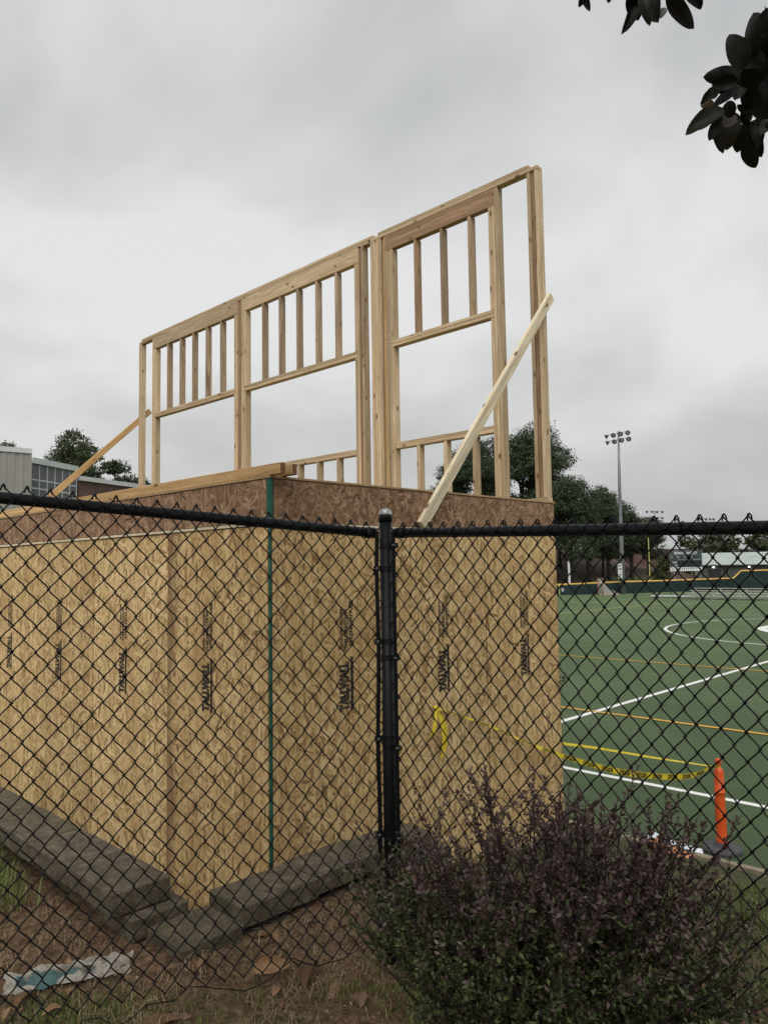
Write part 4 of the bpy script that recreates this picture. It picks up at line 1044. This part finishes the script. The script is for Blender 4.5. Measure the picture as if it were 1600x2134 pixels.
# left, behind the gymnasium
gym1 = tree_parts(19, [(0, 0, 17.2, 1.7, 1.7, 1.5), (1.7, 0, 15.8, 1.7, 1.7, 1.5), (-1.7, .3, 15.6, 1.8, 1.8, 1.5), (-1.0, 0, 13.8, 2.0, 2.0, 1.4), (1.5, -.3, 13.6, 2.2, 2.2, 1.4), (.2, .3, 12, 2.2, 2.2, 1.5), (-2.4, 0, 12.8, 1.3, 1.3, 1.1), (0, 0, 9.8, 1.5, 1.5, 1.6)], 24000, .22, 8, 'leaf_oak', .36)
gym2 = tree_parts(16, [(0, 0, 14.6, 1.6, 1.6, .9), (1.6, .4, 12.8, 2.2, 2.2, 1.0), (-1.8, -.5, 12.2, 2.2, 2.2, 1.0), (0, .5, 10.6, 2.8, 2.8, 1.2), (2.9, 0, 10.2, 1.6, 1.6, .8), (-3.2, .3, 9.6, 1.5, 1.5, .9), (.5, -.5, 8.3, 2.6, 2.6, 1.0)], 24000, .23, 9, 'leaf_dark', .32)
place_tree('oak_tree', 'leafy green tree behind the gymnasium window wall, left of the diagonal brace', gym1, (-93.4, 40.0, -1.8), .4, 1.13)
place_tree('oak_tree', 'dark layered tree above the brick wall, between the brace and the left end stud', gym2, (-94.7, 46.1, -1.8), 1.0, 1.17)
place_tree('oak_tree', 'small treetop above the tan wall at the left picture edge', gym1, (-84.2, 28.9, -1.8), 2.0, .92)
place_tree('oak_tree', 'low dark tree between the two trees behind the brick wall', gym2, (-104.5, 47.5, -1.8), 2.2, .98)
place_tree('small_tree', 'dark shrub tree in front of the tan wall at the left edge', dense, (-47.6, 14.6, -1.8), 2.0, .56)
# round clipped bush left of the scoreboard
place_tree('round_shrub', 'rounded yellow-green bush left of the scoreboard', tree_parts(4.6, [(0, 0, 2.3, 1.15, 1.15, 1.9), (.3, .2, 3.0, .8, .8, 1.0), (-.3, -.2, 1.5, 1.1, 1.1, 1.2)], 5000, .16, 12, 'leaf_fresh', .1), (-42.9, 94.2, -1.75), 0, 1.02)

# ================================================================== LEFT: GYMNASIUM
def wall_between(p, q, z0, z1, th=.4, mb=None, off=0):
    p, q = Vector((*p, 0)), Vector((*q, 0)); d = (q-p).normalized(); n = Vector((-d.y, d.x, 0))
    if n.dot(-p) < 0: n = -n
    a = mb or MB(); A_, B_ = p+n*off, q+n*off; C_, D_ = B_-n*th, A_-n*th
    a.poly([(v.x, v.y, z) for z in (z0, z1) for v in (A_, B_, C_, D_)], [(0, 3, 2, 1), (4, 5, 6, 7), (0, 1, 5, 4), (1, 2, 6, 5), (2, 3, 7, 6), (3, 0, 4, 7)])
    return a
gy = thing('gymnasium', 'gymnasium with tan ribbed wall, grey window wall and low brick wing', 'building', (0, 0, 0))
T0, T1 = (-63.2, 9.0), (-61.45, 22.99); W0, W1 = (-63.51, 23.81), (-66.53, 28.86); B0, B1 = (-66.79, 29.11), (-71.3, 40.5)
n_rib = 46
for i in range(n_rib):
    a_, b_ = i/n_rib, (i+1)/n_rib
    p = (T0[0]+(T1[0]-T0[0])*a_, T0[1]+(T1[1]-T0[1])*a_); q = (T0[0]+(T1[0]-T0[0])*b_, T0[1]+(T1[1]-T0[1])*b_)
    wall_between(p, q, -1.8, 11.05, 8.0, off=.04*(i % 2)).build('siding_panel', M['siding'], gy)
wall_between(T0, T1, 11.05, 11.45, 8.2, off=.12).build('parapet', M['fascia'], gy)
wall_between((T1[0]-.2, T1[1]), W0, -1.8, 10.4, 6).build('return_wall', M['siding'], gy)
wall_between(W0, W1, 10.6, 11.07, 7, off=.1).build('window_fascia', M['fascia'], gy)
wall_between(W0, W1, -1.8, 10.6, 6.5, off=-.18).build('window_backing', M['glass_dark'], gy)
lv = [5.0, 5.72, 6.43, 7.15, 7.86, 8.57, 9.28, 10.6]
for i in range(6):
    for j in range(7):
        a_, b_ = (i+.01)/6, (i+.99)/6
        p = (W0[0]+(W1[0]-W0[0])*a_, W0[1]+(W1[1]-W0[1])*a_); q = (W0[0]+(W1[0]-W0[0])*b_, W0[1]+(W1[1]-W0[1])*b_)
        wall_between(p, q, lv[j]+.07, lv[j+1]-.07, .06, off=-.08).build('window_pane', M['glass_dark'], gy)
for i in range(7):
    a_ = i/6; p = (W0[0]+(W1[0]-W0[0])*(a_-.007), W0[1]+(W1[1]-W0[1])*(a_-.007)); q = (W0[0]+(W1[0]-W0[0])*(a_+.007), W0[1]+(W1[1]-W0[1])*(a_+.007))
    wall_between(p, q, -1.8, 10.599, .03, off=-.045).build('mullion', M['fascia'], gy)
for z in lv[:7]: wall_between(W0, W1, z-.055, z+.055, .02, off=-.055).build('transom', M['fascia'], gy)
wall_between(B0, B1, -1.8, 9.85, 6).build('brick_wall', M['brick'], gy)
wall_between(B0, B1, 9.85, 10.25, 6.4, off=.2).build('brick_fascia', M['fascia'], gy)

# ================================================================== RIGHT: BALL FIELD
of = thing('outfield_fence', 'dark green padded outfield fence with a yellow cap rail', 'fence', (-41.0, 80.6, FZ))
oo = Vector(of.location)
cap = [(-58.0, 57.5, -.70), (-45.89, 73.2, -.61), (-41.14, 80.65, -.43), (-39.3, 85.26, -.43), (-34.92, 96.57, -.37), (-34.3, 97.51, .53), (-30.11, 101.19, .56), (-22, 108.0, .56)]
for (p, q) in zip(cap[:-1], cap[1:]):
    p, q = Vector(p), Vector(q); n = max(1, round((q-p).length/2.4))
    for i in range(n):
        a_, b_ = p.lerp(q, i/n), p.lerp(q, (i+1)/n); a_ = a_.lerp(b_, .008)
        d = (b_-a_).normalized(); nn = Vector((-d.y, d.x, 0)).normalized()*.05*(1 if i % 2 else 1.25)
        m_ = MB(); m_.poly([v-oo for v in (Vector((a_.x, a_.y, FZ-.02))+nn, Vector((b_.x, b_.y, FZ-.02))+nn, b_+nn, a_+nn, Vector((a_.x, a_.y, FZ-.02))-nn, Vector((b_.x, b_.y, FZ-.02))-nn, b_-nn, a_-nn)],
                           [(0, 1, 2, 3), (7, 6, 5, 4), (0, 4, 5, 1), (3, 2, 6, 7), (0, 3, 7, 4), (1, 5, 6, 2)]); m_.build('pad', M['green_wall'], of)
MB().tube([Vector(c)-oo+Vector((0, 0, .02)) for c in cap], .10, 8).build('cap_rail', M['yellow_cap'], of, True)
tv, fs = text_geo('D', .03)
d = (Vector(cap[2])-Vector(cap[1])).normalized(); p0 = Vector(cap[1]).lerp(Vector(cap[2]), .12); nn = Vector((d.y, -d.x, 0))*.09
MB().poly([p0+d*(q[0]*.30)+nn+Vector((0, 0, -.72+q[1]*.34))-oo for q in tv], fs).build('distance_number', M['white_paint'], of)
p0 = Vector(cap[1]).lerp(Vector(cap[2]), .09); MB().tube([p0-oo+nn, p0-oo+nn+Vector((0, 0, -1.1))], .05, 6).build('marker_post', M['yellow_pole'], of)
# chain-link line on the bank behind the outfield fence
bf = thing('bank_fence', 'thin dark wire fence on the grass bank behind the outfield fence', 'fence', (-46, 85, -1.7))
bo_ = Vector(bf.location); q0, q1 = Vector((-52.5, 73.5, -.05)), Vector((-43.4, 91.0, -.39))
for i in range(11):
    p = q0.lerp(q1, i/10)-bo_; MB().tube([p, p+Vector((0, 0, -1.9))], .035, 6).build('fence_post', M['black_metal'], bf)
MB().tube([q0-bo_, q1-bo_], .03, 6).build('fence_rail', M['black_metal'], bf)
# near wire fence along the turf edge, by the bleachers
nf = thing('turf_fence', 'low black wire fence at the far edge of the turf before the padded fence', 'fence', (-34, 76, FZ))
q0, q1 = Vector((-42.5, 77.6, FZ+.9)), Vector((-18, 77.0, FZ+.9)); no_ = Vector(nf.location)
for i in range(13):
    p = q0.lerp(q1, i/12)-no_; MB().tube([p, p+Vector((0, 0, -.95))], .03, 6).build('fence_post', M['black_metal'], nf)
MB().tube([q0-no_, q1-no_], .022, 6).build('fence_rail', M['black_metal'], nf)

# floodlight pole
fp = thing('floodlight_pole', 'tall grey floodlight pole with two rows of four lamps', 'floodlight', (-40.67, 79.41, FZ))
H_ = 18.2
MB().tube([(0, 0, -.2), (.1, -.2, H_*.33), (.3, -.5, H_*.66), (.7, -1.05, H_)], [.27, .22, .17, .11], 12).build('pole', M['pole_grey'], fp, True)
po = Vector(fp.location)
def lamps(root, o_, p, q, n, face, sc=1.0):
    p, q = Vector(p)-o_, Vector(q)-o_
    MB().tube([p, q], .05*sc, 6).build('crossarm', M['pole_grey'], root)
    for i in range(n):
        c = p.lerp(q, (i+.0)/(n-1)); d = Vector(face[i % len(face)]).normalized()
        b = c+Vector((0, 0, -.18*sc)); pr = [(.08, -.30), (.14, -.26), (.19, -.10), (.33, .10), (.36, .16), (.33, .165), (.30, .10)]
        zq = d.to_track_quat('Z', 'Y'); a = MB(); a.lathe([(r_*sc, z_*sc) for r_, z_ in pr], 14); a.v = [tuple(zq @ Vector(v)+b) for v in a.v]
        h = a.build('lamp_head', M['lamp_dark'], root, True)
        g = MB(); g.lathe([(.0, .06*sc), (.30*sc, .07*sc), (.30*sc, .09*sc), (0, .13*sc)], 14); g.v = [tuple(zq @ Vector(v)+b) for v in g.v]; g.build('lamp_glass', M['pole_grey'], h, True)
FC = [(-.9, -.6, -.5), (.25, -.9, -.45), (.4, -.9, -.4), (.5, -.85, -.4)]
lamps(fp, po, (-40.91, 77.36, 16.0), (-39.2, 79.0, 16.4), 4, FC, .78); lamps(fp, po, (-40.87, 77.46, 15.3), (-39.16, 79.1, 15.7), 4, FC, .78)
MB().box(-.28, .22, -.52, -.47, 1.75, 3.4).build('banner', M['white_paint'], fp)
bn = MB()
for z, w_ in ((3.1, .3), (2.75, .36), (2.1, .34), (1.9, .2)): bn.box(-.2, -.2+w_, -.535, -.528, z, z+.1)
bn.build('banner_print', M['black'], fp)
# two more far floodlights
for k, (x, y, zt, lb) in enumerate(((-66.6, 144.3, 12.0, 'thin distant floodlight pole left of the scoreboard'), (-59.5, 151.6, 10.4, 'thin distant floodlight pole right of the scoreboard'))):
    t_ = thing('distant_floodlight', lb, 'floodlight', (x, y, -2)); to = Vector(t_.location)
    MB().tube([(0, 0, 0), (0, 0, zt+2)], [.2, .1], 8).build('pole', M['pole_grey'], t_)
    lamps(t_, to, (x-1.1, y-1.0, zt), (x+1.1, y+1.0, zt-.1), 5 if k else 4, [(.2, -.9, -.5), (.6, -.7, -.3)], .7)
    if not k: lamps(t_, to, (x-1.1, y-1.0, zt-1.2), (x+1.1, y+1.0, zt-1.3), 4, [(.2, -.9, -.5)], .7)
# foul pole and white post
MB_ = MB().tube([(-40.86, 86.5, FZ), (-40.69, 86.18, 4.72)], .055, 8).build('foul_pole', M['yellow_pole']); tag(MB_, 'slim yellow-green foul pole left of the round bush', 'pole')
MB_ = MB().tube([(-46.6, 78.06, -1.75), (-46.6, 78.0, 2.12)], .13, 8).build('white_post', M['white_paint']); tag(MB_, 'short thick white post on the bank at the building edge', 'post')

# scoreboard
sb = thing('scoreboard', 'green scoreboard with white lettering and a white sponsor strip', 'scoreboard', (-41.2, 93.0, FZ))
u_ = Vector((2.88, 2.82, 0)).normalized(); n_ = Vector((u_.y, -u_.x, 0)); SWid = 4.03
mat_sb = Matrix((u_, -n_, Vector((0, 0, 1)))).transposed()
def sbp(name, x0, x1, z0, z1, d0, d1, mat, parent=sb):
    a = MB().box(x0, x1, -d1, -d0, z0-FZ, z1-FZ); a.v = [tuple(mat_sb @ Vector(v)) for v in a.v]; return a.build(name, mat, parent)
sbp('header_panel', 0, SWid, 2.62, 3.17, -.2, .0, M['score_green']); sbp('main_panel', 0, SWid, 1.10, 2.60, -.2, .0, M['score_green'])
sbp('sponsor_panel', 0, SWid, .62, 1.095, -.2, .01, M['white_paint'])
for z in (2.60, 3.14): sbp('trim', 0, SWid, z, z+.05, .0, .03, M['pole_grey'])
for x in (0, SWid-.05): sbp('trim', x, x+.05, 1.1, 3.14, .0, .028, M['pole_grey'])
for i in range(2): sbp('score_window', .95, SWid-.12, 1.20+.36*i, 1.50+.36*i, .0, .02, M['score_black'])
for x in (.5, 1.32, 2.15, 2.95): sbp('count_window', x, x+.25, 2.28, 2.5, .0, .02, M['score_black'])
for x in (.4, SWid-.45): sbp('support_post', x, x+.2, FZ-.1, .62, -.2, -.02, M['pole_grey'])
sbp('support_post', SWid-.5, SWid-.42, 3.17, 3.9, -.2, -.1, M['pole_grey'])
def sbt(s, x0, x1, z0, z1, mat):
    tv, fs = text_geo(s, .02); a = MB(); a.poly([mat_sb @ Vector((x0+(x1-x0)*q[0], -.035, z0+(z1-z0)*q[1]-FZ)) for q in tv], fs); a.build('lettering', mat, sb)
sbt('PIEDMONT UNIVERSITY', .55, 3.45, 2.70, 3.04, M['white_paint'])
for s, x0, x1 in (('BALL', .1, .42), ('STRIKE', .75, 1.22), ('OUT', 1.72, 1.98), ('BATTER', 2.45, 2.9)): sbt(s, x0, x1, 2.32, 2.42, M['white_paint'])
for i in range(9): sbt(str(i+1), 1.05+.2*i, 1.11+.2*i, 2.0, 2.1, M['white_paint'])
sbt('R  H  E', 3.0, 3.8, 2.0, 2.11, M['white_paint']); sbt('GUEST', .25, .9, 1.6, 1.8, M['white_paint']); sbt('LIONS', .3, .9, 1.22, 1.42, M['white_paint'])
for i in range(14): sbt('I', .15+.26*i, .24+.26*i, .76+.01*i, .98+.01*i, M['black'])

# shed with pale roof
sh = thing('equipment_shed', 'grey-green shed with pale metal roof and two lit wall lamps', 'shed', (-41.9, 105, FZ))
so = Vector(sh.location)
e0, e1 = Vector((-42.6, 104.7, 0)), Vector((-24.0, 109.9, 0)); d = (e1-e0).normalized(); bk = Vector((-d.y, d.x, 0))
def quadbox(name, pts, th, mat):
    pts = [Vector(p)-so for p in pts]; nn = (pts[1]-pts[0]).cross(pts[3]-pts[0]).normalized()*th
    MB().poly(pts+[p-nn for p in pts], [(0, 1, 2, 3), (7, 6, 5, 4), (0, 4, 5, 1), (1, 5, 6, 2), (2, 6, 7, 3), (3, 7, 4, 0)]).build(name, mat, sh)
up = lambda p, z: Vector((p.x, p.y, z))
quadbox('front_wall', [up(e0, -2), up(e1, -2), up(e1, 1.38), up(e0, 1.38)], .2, M['shed_wall'])
quadbox('roof_sheet', [up(e0-bk*.5-d*.3, 1.34), up(e1-bk*.5+d*.3, 1.34), up(e1+bk*5+d*.3, 3.0), up(e0+bk*5-d*.3, 3.0)], .12, M['shed_roof'])
quadbox('gable_wall', [up(e0+bk*9.8+d*.01, -2), up(e0+bk*.2+d*.01, -2), up(e0+bk*.2+d*.01, 1.38), up(e0+bk*9.8+d*.01, 1.38)], .1, M['shed_wall'])
quadbox('roof_sheet', [up(e0+bk*5.02-d*.3, 3.0), up(e1+bk*5.02+d*.3, 3.0), up(e1+bk*10.3+d*.3, 1.34), up(e0+bk*10.3-d*.3, 1.34)], .12, M['shed_roof'])
for s0, s1 in ((1.4, 3.0), (6.0, 7.9), (12, 14)): quadbox('shed_door', [up(e0+d*s0-bk*.06, -1.8), up(e0+d*s1-bk*.06, -1.8), up(e0+d*s1-bk*.06, .74), up(e0+d*s0-bk*.06, .74)], .05, M['door_dark'])
for s in (2.1, 6.45):
    c = e0+d*s-bk*.15-so; MB().lathe([(0, -.05), (.12, -.04), (.15, .02), (.10, .08), (0, .1)], 10, (c.x, c.y, .95-FZ)).build('wall_lamp', M['lit'], sh, True)
# brick hall far behind
bh = thing('brick_hall', 'distant brick hall with a white roof edge left of the scoreboard', 'building', (0, 0, 0))
wall_between((-66.0, 127.5), (-60.0, 142.0), -2, 4.25, 8).build('brick_wall', M['brick'], bh); wall_between((-66.0, 127.5), (-60.0, 142.0), 4.25, 4.6, 8.2, off=.15).build('roof_edge', M['fascia'], bh)

# lacrosse goal
lg = thing('lacrosse_goal', 'lacrosse goal with orange pipe frame and sloping white net', 'goal', (-41.6, 76.0, FZ), R(44.4))
for s in (-1, 1): MB().tube([(0, s*.9, 0), (0, s*.9, 1.83)], .05, 8).build('goal_post', M['red_pipe'], lg, True)
MB().tube([(0, -.9, 1.83), (0, .9, 1.83)], .05, 8).build('crossbar', M['red_pipe'], lg, True)
MB().tube([(0, -.9, .03), (2.1, 0, .03), (0, .9, .03)], .04, 8).build('base_pipe', M['red_pipe'], lg)
net = MB(); apex = Vector((2.1, 0, .03))
for s in (-1, 1):
    top, bot = Vector((0, s*.9, 1.83)), Vector((0, s*.9, .03)); N = 15
    def sag(v, k): return v+Vector((0, 0, -.42*math.sin(math.pi*k)*max(0, v.z/1.83)**.5))
    for i in range(N+1):
        a_ = bot.lerp(top, i/N); net.tube([sag(a_.lerp(apex, k/6), k/6) for k in range(7)], .014, 3, False)
        net.tube([sag(bot.lerp(apex, i/N), i/N), sag(top.lerp(apex, i/N), i/N)], .014, 3, False)
for i in range(13):
    a_ = Vector((0, -.9+1.8*i/12, 1.83)); net.tube([a_.lerp(apex, k/6)+Vector((0, 0, -.42*math.sin(math.pi*k/6)*(1-k/6)**.5)) for k in range(7)], .014, 3, False)
net.build('net', M['net'], lg)
# bleachers
bl = thing('bleachers', 'low aluminium bleachers at the far side of the turf by the right edge', 'bleachers', (-22, 70.0, FZ))
for i in range(4):
    MB().box(-8.2+.15*i, 9, .75*i, .75*i+.26, .30+.21*i, .35+.21*i).build('seat_plank', M['alu'], bl)
    if i < 3: MB().box(-8.2+.15*i, 9, .75*i+.38, .75*i+.62, .14+.21*i, .18+.21*i).build('foot_plank', M['alu'], bl)
for k in range(8):
    x = -7.6+2.3*k; a = MB()
    for i in range(4): a.tube([(x, .13+.75*i, 0), (x, .13+.75*i, .30+.21*i)], .03, 5)
    a.tube([(x, 0, .05), (x, 2.5, .05)], .03, 5).tube([(x, .1, .25), (x, 2.4, .9)], .03, 5); a.build('support_frame', M['alu'], bl)
bs = thing('player_bench', 'long low white bench left of the bleachers', 'bench', (-31.5, 72.5, FZ))
MB().box(-2.6, 1.6, -.2, .2, .12, .22).build('seat', M['white_paint'], bs)
for x in (-2.2, -.5, 1.2): MB().box(x-.04, x+.04, -.18, .18, 0, .12).build('leg', M['pole_grey'], bs)
bpy.context.view_layer.update()
